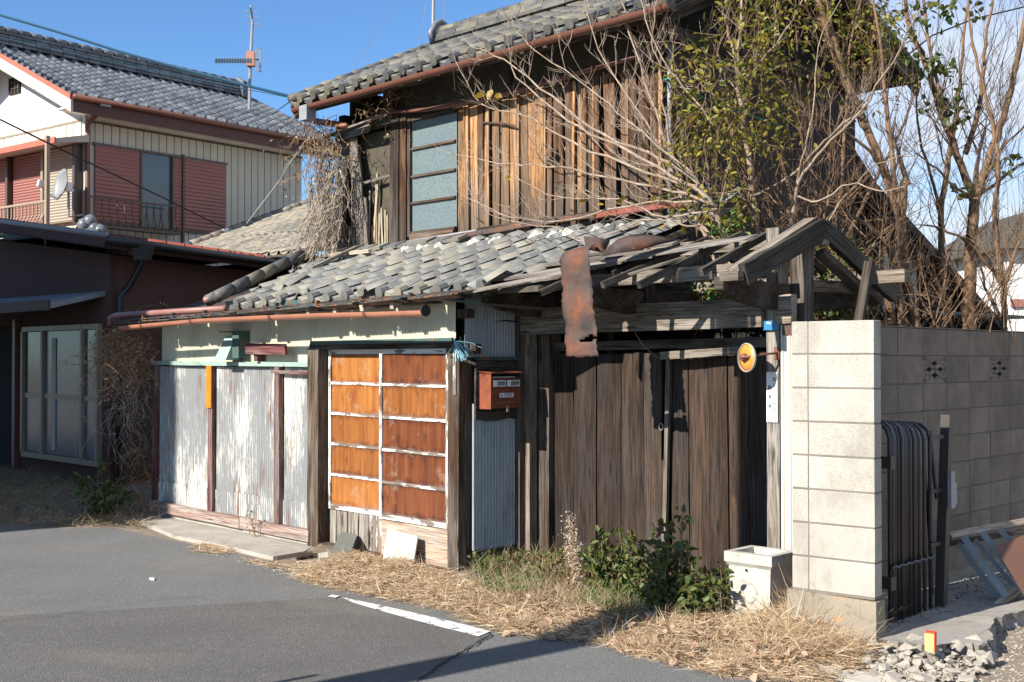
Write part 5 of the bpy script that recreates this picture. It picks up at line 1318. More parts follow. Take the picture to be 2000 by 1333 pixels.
# front (left) face: gable vent, awning, shutters, balcony
zz = wx(28, 165, -.03)
gv = part('gable_vent', WH, MB().box(-.03, -.005, zz.y-.22, zz.y+.22, zz.z-.2, zz.z+.14), M['dark'], WF)
for k in range(4): part('vent_bar', gv, MB().box(-.05, -.03, zz.y-.2+k*.12, zz.y-.17+k*.12, zz.z-.2, zz.z+.14), M['alu_brown'], WF)
for k in range(2): part('vent_bar', gv, MB().box(-.052, -.031, zz.y-.22, zz.y+.22, zz.z-.1+k*.12, zz.z-.08+k*.12), M['alu_brown'], WF)
a0 = wx(112, 268, -.7)
part('awning', WH, MB().hexa([(-.72, a0.y, a0.z-.10), (-.04, a0.y, a0.z+.0), (-.04, a0.y-6, a0.z+.0), (-.72, a0.y-6, a0.z-.10), (-.72, a0.y, a0.z-.02), (-.04, a0.y, a0.z+.14), (-.04, a0.y-6, a0.z+.14), (-.72, a0.y-6, a0.z-.02)]), M['fascia_l'], WF)
part('awning_edge', WH, MB().box(-.76, -.73, a0.y-6, a0.y, a0.z-.11, a0.z-.0), M['red_edge'], WF)
za, zb = wx(150, 284, -.1).z, wx(150, 432, -.1).z
y_ = lambda px, x=-.1: wx(px, 350, x).y
for nm, p0, p1, mt, dx in (('shutter_box', 97, 152, 'alu_beige', .10), ('shutter', 27, 88, 'shutter', .06), ('shutter', -60, 20, 'shutter', .06)):
    y0, y1 = y_(p0), y_(p1); r0 = part(nm, WH, MB().box(-.05-dx, -.045, y0, y1, zb, za), M[mt], WF); m = MB(); k = 26
    for i in range(k):
        z = zb+(za-zb)*i/k; m.prism([(-.05-dx, y0+.02, z+.006), (-.068-dx, y0+.02, z+.03), (-.05-dx, y0+.02, z+.055)], (0, y1-y0-.04, 0))
    part('louvre', r0, m, M[mt], WF, kind='stuff')
for p in (92, 23, 154): part('post', WH, MB().box(-.22, -.05, y_(p)-.04, y_(p)+.04, zb-.05, za+.1), M['alu_brown' if p != 92 else 'alu_gold'], WF)
yy1 = wx(92, 420, -.9).y; zt = wx(92, 392, -.9).z; zbb = wx(92, 448, -.9).z
br = part('balcony_rail', WH, MB().box(-.93, -.88, yy1-6, yy1, zt-.03, zt+.01).box(-.93, -.88, yy1-6, yy1, zbb-.06, zbb), M['alu_gold'], WF)
part('balcony_floor', WH, MB().box(-.93, -.05, yy1-6, yy1, zbb-.14, zbb-.08), M['alu_beige'], WF)
part('balcony_post', WH, MB().box(-.94, -.87, yy1-.03, yy1+.04, zbb-.5, zt+1.2), M['alu_gold'], WF)
for i in range(22):
    y = yy1-.1-i*.13; part('baluster', br, MB().tube([(-.9, y, zt-.02), (-.9, y, zbb+.3), (-.98, y, zbb+.15), (-.9, y, zbb)], .014, 5), M['alu_gold'], WF)
# satellite dish
SD = thing('satellite_dish', 'pale grey satellite dish on a bracket at the corner of the white house', 'satellite dish', WF @ Matrix.Translation((-.5, 0, 5)))
dc = wx(121, 362, -.55); DM = Matrix.Translation(WF @ dc) @ Matrix.Rotation(-.82, 4, 'Z') @ Matrix.Rotation(-.22, 4, 'X')
link('reflector', MB().lathe([(0, -.05), (.14, -.035), (.25, 0), (.31, .035), (.31, .045), (.25, .012), (.14, -.025), (0, -.04)], (0, 0, 0), 'y', 24).mesh('reflector', M['alu'], True), DM, SD)
link('bracket', MB().tube([(0, .06, 0), (0, .16, -.02), (.04, .22, -.05)], .03, 6).box(-.07, .07, .07, .16, -.08, .08).mesh('bracket', M['white']), DM, SD)
link('feed_arm', MB().tube([(0, .0, -.28), (0, -.34, -.22), (0, -.38, -.12)], .014, 5).box(-.04, .04, -.44, -.34, -.16, -.04).mesh('feed_arm', M['white']), DM, SD)
q1, q2, q3 = wx(134, 372, -.35), wx(134, 424, -.35), wp(160, 420, .05)
part('mast', SD, MB().tube([q1, q2, q3], .025, 6), M['steel'], WF)
# ---- tiled wing of the old house in the middle distance
sv = -14.6
va, vb = hq(640, 386, sv), hq(400, 473, sv); pt_ = (va.z-vb.z)/(va.y-vb.y)
TW = thing('tiled_outbuilding', 'low grey tiled outbuilding roof tucked between the white house and the old house', 'outbuilding', at(-7, 5, 0))
y0 = 4.3; z0 = vb.z-pt_*(vb.y-4.3)
part('wall', TW, MB().box(sv+.3, -6.0, y0+.5, va.y+.1, 0, z0-.02), M['mud'])
tr = part('roof', TW, MB().hexa([(sv, y0, z0-.05), (-6.0, y0, z0-.05), (-6.0, va.y+.2, va.z+.2*pt_-.05), (sv, va.y+.2, va.z+.2*pt_-.05), (sv, y0, z0-.02), (-6.0, y0, z0-.02), (-6.0, va.y+.2, va.z+.2*pt_-.02), (sv, va.y+.2, va.z+.2*pt_-.02)]), M['mud'])
rows = int((va.y-y0)/(.26*math.cos(math.atan(pt_))))+1
tile_field(tr, HF, (sv, y0, z0), 28, rows, .3, .26, pt_, M['tile_wing'], jit=.6, eave=False, one=lambda c, r: c > 7 and 1 < r < 16)
n = rows
for i in range(n):
    f0, f1 = i/n, (i+1.15)/n
    for dx, dz in ((0, .05), (-.10, .0)):
        a = Vector((sv+dx, y0, z0+dz)).lerp(Vector((sv+dx, va.y, va.z+dz)), f0); b = Vector((sv+dx, y0, z0+dz)).lerp(Vector((sv+dx, va.y, va.z+dz)), f1)
        part('ridge_tile', tr, MB().tube([a, b], [.085, .07], 8), M['tile_new' if i % 4 == 1 else 'tile_wing'], smooth=True)
# finial lumps at the corner of the red roof
T = thing('roof_finial', 'cluster of grey clay ornament tiles at the foot of the orange downpipe', 'ornament', WF @ Matrix.Translation((0, 1, 4.2)))
for px, py, r in ((165, 440, .13), (176, 432, .12), (185, 447, .12), (172, 452, .10), (196, 452, .13)):
    q = yp(px, py, 20.5); part('clay_scroll', T, MB().lathe([(0, r), (r*.7, r*.7), (r, 0), (r*.7, -r*.7), (0, -r)], tuple(q), 'z', 10), M['tile_new'], ID, True)
part('base', T, MB().box(yp(158, 455, 20.5).x, yp(200, 455, 20.5).x, 20.3, 20.7, 3.4, yp(158, 450, 20.5).z), M['tile_new'], ID)
# ---- TV antenna
AN = thing('tv_antenna', 'television antenna mast with yagi booms rising behind the dark tiled roof', 'antenna', Matrix.Translation(yp(488, 205, 25)))
Y = 25
part('mast', AN, MB().tube([yp(487, 215, Y), yp(489, 120, Y), yp(493, 45, Y), yp(490, 10, Y)], [.035, .035, .028, .02], 7), M['zinc'], ID)
def rod(nm, a, b, r, m='steel', Y0=25, Y1=25): part(nm, AN, MB().tube([yp(*a, Y0), yp(*b, Y1)], r, 5), M[m], ID)
rod('boom', (420, 119), (506, 117), .02, 'steel', 24.6, 25.1)
for i in range(14):
    x = 422+i*5.2; rod('director', (x, 119+rnd(-1, 1)-7), (x, 119+7), .008, 'steel', 24.6, 24.6)
    part('director_clip', AN, MB().box(-.018, .018, -.03, .03, -.04, .04), M['cable_b'], Matrix.Translation(yp(x, 119, 24.6)))
for i in range(5):
    rod('reflector_rod', (500+i*2.4, 92+i*1.5), (500+i*2.4, 137+i*1.2), .007, 'steel', 25.2, 25.2)
for yy in (94, 106, 128, 139): rod('reflector_rod', (498, yy), (511, yy+2), .007, 'steel', 25.2, 25.2)
rod('boom', (489, 14), (495, 55), .015, 'zinc', 24.6, 25.3)
for x0, yy in ((478, 22), (480, 32), (484, 46)): rod('element', (x0-2, yy), (x0+26, yy+3), .009, 'zinc')
part('junction', AN, MB().box(-.08, .08, -.08, .08, -.15, .15), M['gutter_o'], Matrix.Translation(yp(490, 116, 24.95)))
# ---- aerial mast and guy wires on the old house
T = thing('roof_mast', 'thin blue grey aerial mast standing behind the old house ridge', 'mast', Matrix.Translation(yp(845, 92, 15)))
part('pole', T, MB().tube([yp(845, 110, 15), yp(848, -60, 15)], .022, 6), M['zinc'], ID)
for a, b in (((776, 0), (692, 135)), ((835, -8), (817, 98)), ((868, 0), (868, 40))): part('guy_wire', T, MB().tube([yp(*a, 14.9), yp(*b, 14.0)], .004, 4), M['steel'], ID)
# ---- overhead cables
def cable(pts, Y0, Y1, r, mat, lab):
    P = []; n = len(pts)
    for i, p in enumerate(pts): P.append(yp(*p, Y0+(Y1-Y0)*i/(n-1)))
    o = part('overhead_cable', None, MB().tube(P, r, 5), mat, ID); tag(o, lab, 'cable')
cable([(-200, -28), (0, 30), (110, 62), (230, 100), (350, 134), (470, 165), (572, 190)], 19, 14.5, .020, M['cable_b'], 'thick twisted blue black cable sagging across the sky to the upper eave corner')
cable([(-100, 52), (60, 86), (250, 128), (420, 163), (560, 190)], 24, 20, .007, M['cable_b'], 'thin pale blue cable in the sky just below the thick twisted one')
cable([(-60, 205), (0, 234), (100, 283), (220, 340), (330, 392), (440, 447)], 13, 19, .012, M['cable'], 'black cable crossing in front of the pink shutters of the white house')
cable([(588, 285), (545, 355), (482, 437)], 16.5, 17, .007, M['steel'], 'thin grey wire slanting down beside the siding of the white house')
cable([(1730, 142), (1820, 70), (1900, 38), (2050, 2)], 11, 12, .008, M['cable'], 'black cable among the bare trees at the right of the sky')
cable([(570, 196), (530, 225), (600, 262), (640, 250)], 12.5, 12.3, .006, M['cable_b'], 'slack blue cable hanging by the vine covered upper eave corner')
# ---- pale house far right
T = thing('pale_far_house', 'pale cream house glimpsed through the bare trees at the far right', 'house', Matrix.Translation((11.5, 24, 0)))
part('wall', T, MB().box(10.0, 16, 24, 30, 0, 3.9), M['stucco_white'], ID)
part('roof', T, MB().hexa([(9.7, 23.7, 3.9), (16.5, 23.7, 3.9), (16.5, 30, 3.9), (9.7, 30, 3.9), (11.5, 25, 5), (16, 25, 5), (16, 29, 5), (11.5, 29, 5)]), M['mud'], ID)
part('window', T, MB().box(10.4, 11.0, 23.96, 23.99, 1.9, 2.7), M['glass_dark'], ID)
part('string_course', T, MB().box(9.98, 16, 23.93, 23.98, 2.75, 2.9), M['shutter'], ID)
# ================================================================ VEGETATION
def smooth(P, n=3, j=0.):
    P = [Vector(p) for p in P]; out = []
    for i in range(len(P)-1):
        p0, p1, p2, p3 = P[max(i-1, 0)], P[i], P[i+1], P[min(i+2, len(P)-1)]
        for k in range(n):
            t = k/n; q = .5*((2*p1)+(p2-p0)*t+(2*p0-5*p1+4*p2-p3)*t*t+(3*p1-p0-3*p2+p3)*t**3)
            if j: q = q+Vector((rnd(-j, j), rnd(-j, j), rnd(-j, j)))
            out.append(q)
    out.append(P[-1]); return out
def twig(mb, p, d, l, r, lev, up=.12, kids=5, tips=None, spread=.9, n=5):
    P = [p]; dd = d.normalized()
    for i in range(n):
        dd = (dd+Vector((rnd(-.18, .18), rnd(-.18, .18), rnd(-.16, .16)+up))).normalized(); P.append(P[-1]+dd*l/n)
    mb.tube(P, [r*(1-.75*i/n) for i in range(n+1)], 3 if r < .006 else 5, False)
    if tips is not None: tips.append(P[-1]); tips.append(P[-2])
    if lev > 0:
        for k in range(kids):
            i = R.randint(1, n-1); q = P[i].lerp(P[i+1], R.random())
            a = Vector((rnd(-1, 1), rnd(-1, 1), rnd(-.5, 1))).normalized()
            twig(mb, q, (P[i+1]-P[i]).normalized()+a*spread, l*rnd(.25, .6), max(.0022, r*.5), lev-1, up, max(2, kids-2), tips, spread, n)
def main(tr, pts, r0, r1, mat, kids=8, lev=1, tl=.5, up=.1, tips=None, mbt=None, name='limb', spread=.9, sides=8):
    P = smooth(pts, 4, .012); n = len(P)
    rad = [r0+(r1-r0)*i/(n-1) for i in range(n)]
    part(name, tr, MB().tube(P, rad, sides), mat, ID, True)
    for k in range(kids):
        i = R.randint(int(n*.15), n-2); a = Vector((rnd(-1, 1), rnd(-1, 1), rnd(-.4, 1))).normalized()
        twig(mbt, P[i], (P[i+1]-P[i]).normalized()+a*spread, tl*rnd(.5, 1.2), max(.0025, min(.007, rad[i]*.28)), lev, up, 4, tips, spread)
    twig(mbt, P[-1], P[-1]-P[-2], tl*.6, max(.0025, r1*.8), 1, up, 3, tips, spread)
# --- bare pale shrub in front of the upper wall: limbs fan out from behind the gate roof
def hw(px, py, t): return HF @ hp(px, py, t)
T = thing('bare_mulberry', 'pale leafless shrub fanning its branches across the upper wall above the gateway', 'shrub', Matrix.Translation(hw(1445, 600, 1.25)))
tw = MB(); tips = []
def HW(l): return [hw(x, y, t) for x, y, t in l]
for pts, r0, r1, k in (
    ([(1452, 610, 1.3), (1420, 480, 1.3), (1372, 366, 1.2), (1290, 310, 1.1), (1180, 265, 1.0), (1080, 190, .95), (985, 118, .9), (930, 95, .9)], .030, .005, 16),
    ([(1440, 520, 1.3), (1385, 395, 1.15), (1310, 345, 1.05), (1200, 282, .95), (1110, 235, .9), (1010, 150, .85), (1000, 100, .85)], .026, .005, 15),
    ([(1375, 370, 1.15), (1260, 335, 1.0), (1120, 280, .9), (1020, 225, .85), (940, 205, .8), (890, 120, .8)], .018, .004, 14),
    ([(1400, 402, 1.15), (1310, 372, 1.0), (1180, 345, .9), (1070, 325, .8), (975, 318, .75), (880, 300, .7)], .018, .004, 12),
    ([(1392, 398, 1.15), (1290, 395, 1.0), (1180, 412, .9), (1090, 432, .85), (1000, 425, .8), (915, 388, .75)], .015, .004, 10),
    ([(1400, 410, 1.15), (1300, 425, 1.0), (1210, 392, .9), (1100, 388, .85), (1000, 345, .8)], .013, .004, 9),
    ([(1440, 560, 1.3), (1395, 470, 1.3), (1330, 380, 1.3), (1290, 250, 1.25), (1250, 130, 1.2), (1212, 0, 1.15), (1200, -60, 1.1)], .022, .006, 15),
    ([(1330, 380, 1.25), (1300, 230, 1.1), (1285, 120, 1.05), (1273, 70, 1.0), (1290, -40, 1.0)], .014, .005, 10),
    ([(1400, 250, 1.2), (1335, 170, 1.1), (1290, 110, 1.0), (1255, 15, 1.0), (1225, -60, 1.0)], .012, .004, 8),
    ([(1400, 440, 1.2), (1340, 440, 1.0), (1255, 430, .9), (1150, 470, .85), (1080, 445, .8), (960, 420, .75), (900, 345, .7)], .010, .003, 8),
    ([(1430, 600, 1.3), (1380, 470, 1.3), (1345, 395, 1.25), (1315, 320, 1.2), (1240, 210, 1.1), (1170, 95, 1.05), (1130, -40, 1.0)], .020, .005, 14),
    ([(1395, 400, 1.2), (1340, 330, 1.0), (1230, 240, .9), (1150, 170, .85), (1060, 110, .8), (1010, 60, .8), (985, -20, .8)], .012, .003, 12)):
    main(T, HW(pts), r0*.72, r1*.7, M['bark_pale'], int(k*1.4), 1, .42, .08, tips, tw)
part('twigs', T, tw, M['bark_pale'], ID, kind='stuff')
for px, py, sz in ((962, 175, .12), (948, 188, .11), (978, 182, .10), (928, 425, .10), (1055, 255, .09), (990, 345, .07), (1075, 385, .07), (1130, 395, .07), (1112, 408, .08), (1160, 415, .07), (1220, 385, .07), (1283, 385, .08), (1362, 225, .10), (905, 395, .07), (1300, 440, .08), (1262, 345, .11), (1180, 400, .07)):
    link('leaf', leaves_mesh('leaf', [hw(px, py, rnd(.8, .95))], [sz], M['leaf_yellow'], .3, .75, 1.2), ID, T)
# --- upright pale sapling and its companions behind the gateway
T = thing('pale_sapling', 'single upright pale barked sapling rising behind the gateway roof', 'tree', Matrix.Translation(hw(1480, 640, 1.9)))
tw = MB()
for pts, r0, r1, k in (
    ([(1482, 640, 2.0), (1476, 455, 2.0), (1464, 320, 1.9), (1450, 220, 1.85), (1440, 140, 1.8), (1446, 60, 1.8), (1455, -60, 1.8)], .036, .012, 12),
    ([(1440, 150, 1.85), (1425, 70, 1.8), (1408, 0, 1.8), (1400, -60, 1.8)], .016, .008, 7),
    ([(1444, 165, 1.85), (1500, 105, 1.7), (1545, 45, 1.6), (1580, -30, 1.6)], .014, .006, 8),
    ([(1440, 150, 1.8), (1400, 115, 1.6), (1340, 90, 1.4), (1280, 75, 1.3)], .012, .004, 8),
    ([(1450, 245, 1.8), (1400, 190, 1.6), (1330, 170, 1.5), (1270, 180, 1.4)], .008, .003, 6),
    ([(1470, 385, 1.9), (1540, 350, 1.6), (1600, 290, 1.5), (1650, 240, 1.4), (1700, 190, 1.3)], .016, .005, 12),
    ([(1470, 400, 1.9), (1400, 375, 1.6), (1340, 380, 1.4), (1280, 400, 1.3)], .016, .006, 8)):
    main(T, HW(pts), r0*.8, r1*.7, M['bark_pale'], int(k*1.3), 1, .4, .1, None, tw)
part('twigs', T, tw, M['bark_pale'], ID, kind='stuff')
T = thing('forked_shrub', 'brown forked leafless shrub leaning over the gateway gable', 'shrub', Matrix.Translation(hw(1580, 640, 1.6)))
tw = MB()
for pts, r0, r1, k in (
    ([(1530, 560, 1.7), (1545, 450, 1.6), (1560, 360, 1.5), (1610, 290, 1.4), (1680, 215, 1.3), (1745, 120, 1.2), (1790, 20, 1.1)], .026, .006, 16),
    ([(1555, 370, 1.55), (1570, 290, 1.5), (1590, 200, 1.5), (1600, 90, 1.5), (1650, -20, 1.5)], .012, .004, 10),
    ([(1552, 385, 1.55), (1600, 392, 1.4), (1660, 360, 1.3), (1730, 372, 1.2), (1790, 350, 1.1)], .012, .004, 12),
    ([(1605, 450, 1.8), (1620, 380, 1.8), (1632, 300, 1.8), (1660, 200, 1.8)], .014, .005, 9),
    ([(1550, 430, 1.6), (1500, 380, 1.5), (1440, 372, 1.4), (1380, 385, 1.3), (1330, 400, 1.2)], .012, .004, 9),
    ([(1590, 470, 1.7), (1640, 400, 1.7), (1700, 330, 1.6), (1770, 300, 1.5), (1850, 250, 1.4)], .010, .004, 10)):
    main(T, HW(pts), r0*.7, r1*.6, M['bark_brown'] if k % 2 else M['bark_pale'], int(k*1.3), 1, .42, .1, None, tw)
part('twigs', T, tw, M['bark_brown'], ID, kind='stuff')
# --- trees behind the block wall
def YW(l): return [yp(x, y, Y) for x, y, Y in l]
def bare_tree(name, label, base, limbs, mat, tl=.9, lev=2, group=None):
    T = thing(name, label, 'tree', Matrix.Translation(yp(*base)), group); tw = MB()
    for i, (pts, r0, r1, k) in enumerate(limbs): main(T, YW(pts), r0*.85, r1*.8, mat, int(k*.8), lev, tl, .10, None, tw, 'trunk' if i == 0 else 'limb', .8)
    part('twigs', T, tw, M['bark_dark'], ID, kind='stuff')
grp = 'leafless trees behind the block wall'
bare_tree('bare_tree', 'leaning light brown leafless tree whose trunk bends left of the gable corner', (1780, 900, 9.6), [
    ([(1790, 760, 9.6), (1785, 640, 9.6), (1768, 540, 9.6), (1750, 400, 9.7), (1700, 270, 9.8), (1640, 130, 9.8), (1600, 0, 9.8), (1590, -60, 9.8)], .062, .028, 18),
    ([(1692, 255, 9.8), (1660, 180, 9.8), (1625, 50, 9.7), (1600, -60, 9.7)], .03, .014, 8),
    ([(1735, 350, 9.7), (1700, 300, 9.5), (1640, 250, 9.4), (1560, 215, 9.3)], .02, .008, 10)], M['bark_brown'], .8, 1, grp)
bare_tree('bare_tree', 'sawn off dark pole trunk beside the leaning light brown tree', (1760, 900, 9.4), [
    ([(1765, 760, 9.5), (1758, 640, 9.5), (1752, 500, 9.5), (1764, 372, 9.5), (1770, 352, 9.5)], .05, .04, 6),
    ([(1758, 430, 9.5), (1735, 250, 9.6), (1722, 120, 9.6), (1700, -30, 9.6)], .028, .012, 12),
    ([(1745, 640, 9.5), (1735, 560, 9.4), (1745, 500, 9.4), (1690, 440, 9.3), (1600, 395, 9.2)], .045, .012, 12)], M['bark_brown'], .7, 1, grp)
bare_tree('bare_tree', 'tallest leafless tree with thick reddish trunk forking low into many limbs', (1895, 900, 11), [
    ([(1890, 780, 11), (1893, 640, 11), (1895, 500, 11), (1905, 385, 11)], .085, .06, 6),
    ([(1900, 390, 11), (1868, 300, 11), (1835, 210, 11), (1808, 120, 11), (1780, 60, 11), (1760, -60, 11)], .045, .02, 18),
    ([(1868, 310, 11), (1850, 230, 10.9), (1815, 100, 10.9), (1800, -30, 10.9)], .028, .014, 14),
    ([(1905, 385, 11), (1935, 300, 11), (1960, 230, 11), (1985, 120, 11), (2010, 0, 11)], .05, .028, 16),
    ([(1885, 300, 11.1), (1905, 240, 11.1), (1918, 160, 11.1), (1925, 90, 11.1), (1945, -40, 11.1)], .034, .014, 14),
    ([(1905, 388, 11), (1955, 350, 11), (2000, 318, 11), (2060, 290, 11)], .022, .012, 10),
    ([(1905, 380, 11), (1940, 320, 10.9), (1970, 275, 10.9)], .022, .016, 7),
    ([(1900, 390, 11), (1870, 370, 10.8), (1830, 330, 10.7), (1790, 300, 10.6)], .018, .008, 10)], M['bark_brown'], .85, 2, grp)
bare_tree('bare_tree', 'slender leafless tree with greyish stem right of the sawn pole', (1840, 900, 12), [
    ([(1848, 760, 12), (1842, 600, 12), (1838, 420, 12), (1850, 330, 12), (1868, 220, 12), (1878, 110, 12), (1895, -40, 12)], .05, .014, 22),
    ([(1838, 420, 12), (1815, 340, 12), (1790, 230, 12), (1795, 120, 12)], .022, .008, 14),
    ([(1855, 640, 12), (1830, 560, 12), (1780, 470, 12), (1720, 420, 12)], .03, .008, 10)], M['bark_brown'], .8, 2, grp)
bare_tree('bare_tree', 'twiggy leafless tree at the right edge before the pale far house', (1965, 900, 10.5), [
    ([(1962, 780, 10.5), (1962, 640, 10.5), (1958, 540, 10.5), (1945, 430, 10.5), (1950, 330, 10.5), (1930, 210, 10.5), (1905, 110, 10.5), (1890, 0, 10.5)], .04, .010, 20),
    ([(1960, 560, 10.5), (1915, 500, 10.4), (1870, 460, 10.3), (1800, 440, 10.2)], .028, .008, 12),
    ([(1960, 560, 10.5), (1990, 480, 10.5), (2030, 400, 10.5)], .025, .010, 10),
    ([(1955, 620, 10.6), (1925, 560, 10.6), (1905, 480, 10.6), (1880, 420, 10.6)], .018, .008, 10)], M['bark_brown'], .75, 2, grp)
# --- tangle of brushwood on the ground behind the wall
tw = MB()
for k in range(80):
    px = rnd(1600, 1990); p = yp(px, rnd(600, 720), rnd(8.9, 11))
    twig(tw, p, Vector((rnd(-.8, .8), rnd(-.4, .4), 1)), rnd(.4, 1.0), rnd(.003, .007), 1, .0, 5, None, 1.2)
for k in range(60):
    p = hw(rnd(1480, 1720), rnd(430, 560), rnd(1.7, 2.6)); twig(tw, p, Vector((rnd(-1, 1), rnd(-.4, .4), rnd(0, 1))), rnd(.3, .8), rnd(.003, .007), 1, .05, 5, None, 1.2)
o = part('brushwood', None, tw, M['bark_brown'], ID, kind='stuff')
tag(o, 'tangled dry brushwood crowding behind the block wall and gateway gable', 'brushwood')
# --- evergreen shrub against the gable
def clump_leaves(poly, ncl, nl, sr, rad, size, mat, name, parent, droop=.4, dpos=None):
    pos = []
    tw = MB(); P2 = scatter(poly, ncl)
    for (x, y) in P2:
        c = HF @ hq(x, y, rnd(*sr)) if dpos is None else dpos(x, y)
        b = c+Vector((rnd(-.2, .1), rnd(-.1, .2), -rnd(.15, .35)))
        P = [b, b.lerp(c, .5)+Vector((rnd(-.04, .04), rnd(-.04, .04), 0)), c]; tw.tube(P, [.004, .003, .002], 3, False)
        for k in range(nl):
            d = Vector((R.gauss(0, 1), R.gauss(0, 1), R.gauss(0, .7)))*rad*.5
            pos.append(tuple(c+d))
            if k % 4 == 0: tw.tube([c, c+d], .0018, 3, False)
    part('foliage', parent, MB(), mat) if False else link('foliage', leaves_mesh(name, pos, size, mat, .2, .5, droop), ID, parent, kind='stuff')
    return tw
T = thing('evergreen_shrub', 'yellow green broadleaved evergreen spreading over the dark gable wall', 'shrub', at(1.5, 2.5, 0))
t1 = clump_leaves([(1300, 170), (1390, 40), (1420, -30), (1720, -30), (1770, 90), (1720, 140), (1640, 70), (1560, 120), (1530, 240), (1440, 300), (1470, 420), (1330, 430), (1290, 300)], 150, 12, (1.0, 1.9), .20, .062, M['leaf'], 'leaf_mass', T)
t2 = clump_leaves([(1440, -20), (1740, -20), (1770, 200), (1700, 260), (1600, 200), (1500, 330), (1440, 240)], 62, 13, (1.1, 2.0), .2, .06, M['leaf'], 'leaf_mass', T)
for P in ([(1.5, 2.6, 0), (1.45, 2.6, 2.4), (1.3, 2.5, 3.3), (1.1, 2.4, 4.4), (1.2, 2.4, 5.2)], [(1.5, 2.6, 2.0), (1.6, 2.9, 3.2), (1.5, 3.2, 4.4), (1.6, 3.4, 5.2)], [(1.45, 2.6, 2.2), (1.2, 2.2, 3.0), (1.1, 1.9, 3.8)], [(1.55, 2.7, 2.4), (1.7, 3.6, 3.6), (1.7, 4.2, 4.4)]):
    W = [HF @ Vector(p) for p in P]; main(T, W, .02, .007, M['bark_brown'], 10, 1, .5, .08, None, t1)
part('twigs', T, t1, M['bark_brown'], ID, kind='stuff'); part('twigs', T, t2, M['bark_brown'], ID, kind='stuff')
T = thing('laurel_bush', 'dark green leafy bush seen beneath the gateway gable behind the block pillar', 'bush', at(3.0, 1.9, 0))
t3 = clump_leaves([(1565, 520), (1610, 470), (1690, 540), (1680, 640), (1570, 640)], 60, 22, (0, 0), .2, .055, M['leaf_green'], 'leaf_mass', T, .2, lambda x, y: yp(x, y, rnd(8.5, 9.2)))
part('twigs', T, t3, M['bark_brown'], ID, kind='stuff')
T = thing('ivy_sprays', 'bright green leaf sprays glimpsed through the gateway roof timbers', 'plant', at(1.6, 1.4, 2.1))
t4 = clump_leaves([(1340, 575), (1400, 548), (1470, 565), (1470, 585), (1350, 590)], 22, 18, (0, 0), .12, .05, M['leaf_bright'], 'leaf_mass', T, .2, lambda x, y: hw(x, y, rnd(1.1, 1.5)))
t5 = clump_leaves([(1395, 440), (1440, 418), (1450, 450), (1400, 465)], 12, 14, (0, 0), .1, .05, M['leaf_bright'], 'leaf_mass', T, .2, lambda x, y: hw(x, y, rnd(1.1, 1.4)))
t6 = clump_leaves([(1740, 60), (1830, 90), (1860, 220), (1790, 180)], 10, 10, (0, 0), .1, .05, M['leaf'], 'leaf_mass', T, .2, lambda x, y: yp(x, y, 10.9)) if False else MB()
part('twigs', T, t4, M['bark_brown'], ID, kind='stuff'); part('twigs', T, t5, M['bark_brown'], ID, kind='stuff')
T = thing('climbing_creeper', 'sparse green creeper leaves clinging to the limbs of the tallest bare tree', 'creeper', Matrix.Translation(yp(1850, 300, 10.9)))
pos = []
for px, py in ((1725, 10), (1740, 30), (1790, 20), (1800, 45), (1780, 60), (1755, 80), (1825, 15), (1850, 5), (1860, 35), (1848, 45), (1910, 8), (1915, 30), (1895, 40), (1768, 115), (1790, 120), (1812, 125), (1830, 115), (1806, 130), (1848, 125), (1855, 135), (1795, 145), (1850, 140), (1805, 205), (1830, 210), (1842, 212), (1865, 185), (1862, 200), (1870, 225), (1850, 222), (1868, 235), (1958, 318), (1983, 310), (1968, 330), (1880, 378), (1890, 370), (1740, 70), (1720, 50)):
    c = yp(px, py, 10.85)
    for k in range(7): pos.append(tuple(c+Vector((R.gauss(0, .05), R.gauss(0, .04), R.gauss(0, .045)))))
link('foliage', leaves_mesh('leaf_mass', pos, .075, M['leaf_green'], .2, .8, .3), ID, T, kind='stuff')
# --- dry vines
def vines(name, label, starts, nst, step, mat, r=(.0022, .005), down=.6, curl=.6, n=18, lim=None, leaves=0, lm=None, **kw):
    T = thing(name, label, 'vine', Matrix.Translation(starts[0])); mb = MB(); pos = []
    for k in range(nst):
        a = Vector(R.choice(starts))+Vector((rnd(-.12, .12), rnd(-.08, .08), rnd(-.06, .06))); d = Vector((rnd(-.5, .5), rnd(-.4, .4), -rnd(.1, 1))); P = [a]; m = R.randint(n//2, n)
        for i in range(m):
            d = (d*.75+Vector((rnd(-curl, curl), rnd(-curl, curl), rnd(-curl, curl)-down*.25))).normalized(); q = P[-1]+d*step*rnd(.6, 1.3)
            if lim:
                cx, cy, w = lim(q.z); q.x += (cx-q.x)*.16; q.y += (cy-q.y)*.16
            if q.z < .03: break
            P.append(q)
            if leaves and R.random() < leaves: pos.append(tuple(q))
        rr = rnd(*r); mb.tube(P, [rr*(1-.5*i/len(P)) for i in range(len(P))], 3, False)
    part('stems', T, mb, mat, ID, kind='stuff')
    if pos: link('dry_leaves', leaves_mesh('dry_leaves', pos, .035, lm or M['leaf_litter'], .1, .6, .5), ID, T, kind='stuff')
    return T
V = lambda px, py, t=-.30: hw(px, py, t)
va1, va2 = V(262, 690), V(258, 980, -.2)
vines('dry_vine', 'bushy dry orange brown vine hanging from the left gutter corner of the tin wall', [V(210, 645), V(228, 660), V(245, 665), V(262, 668), V(235, 650), V(205, 670)], 170, .075, M['vine'], down=.75, curl=.7, n=13, leaves=.5)
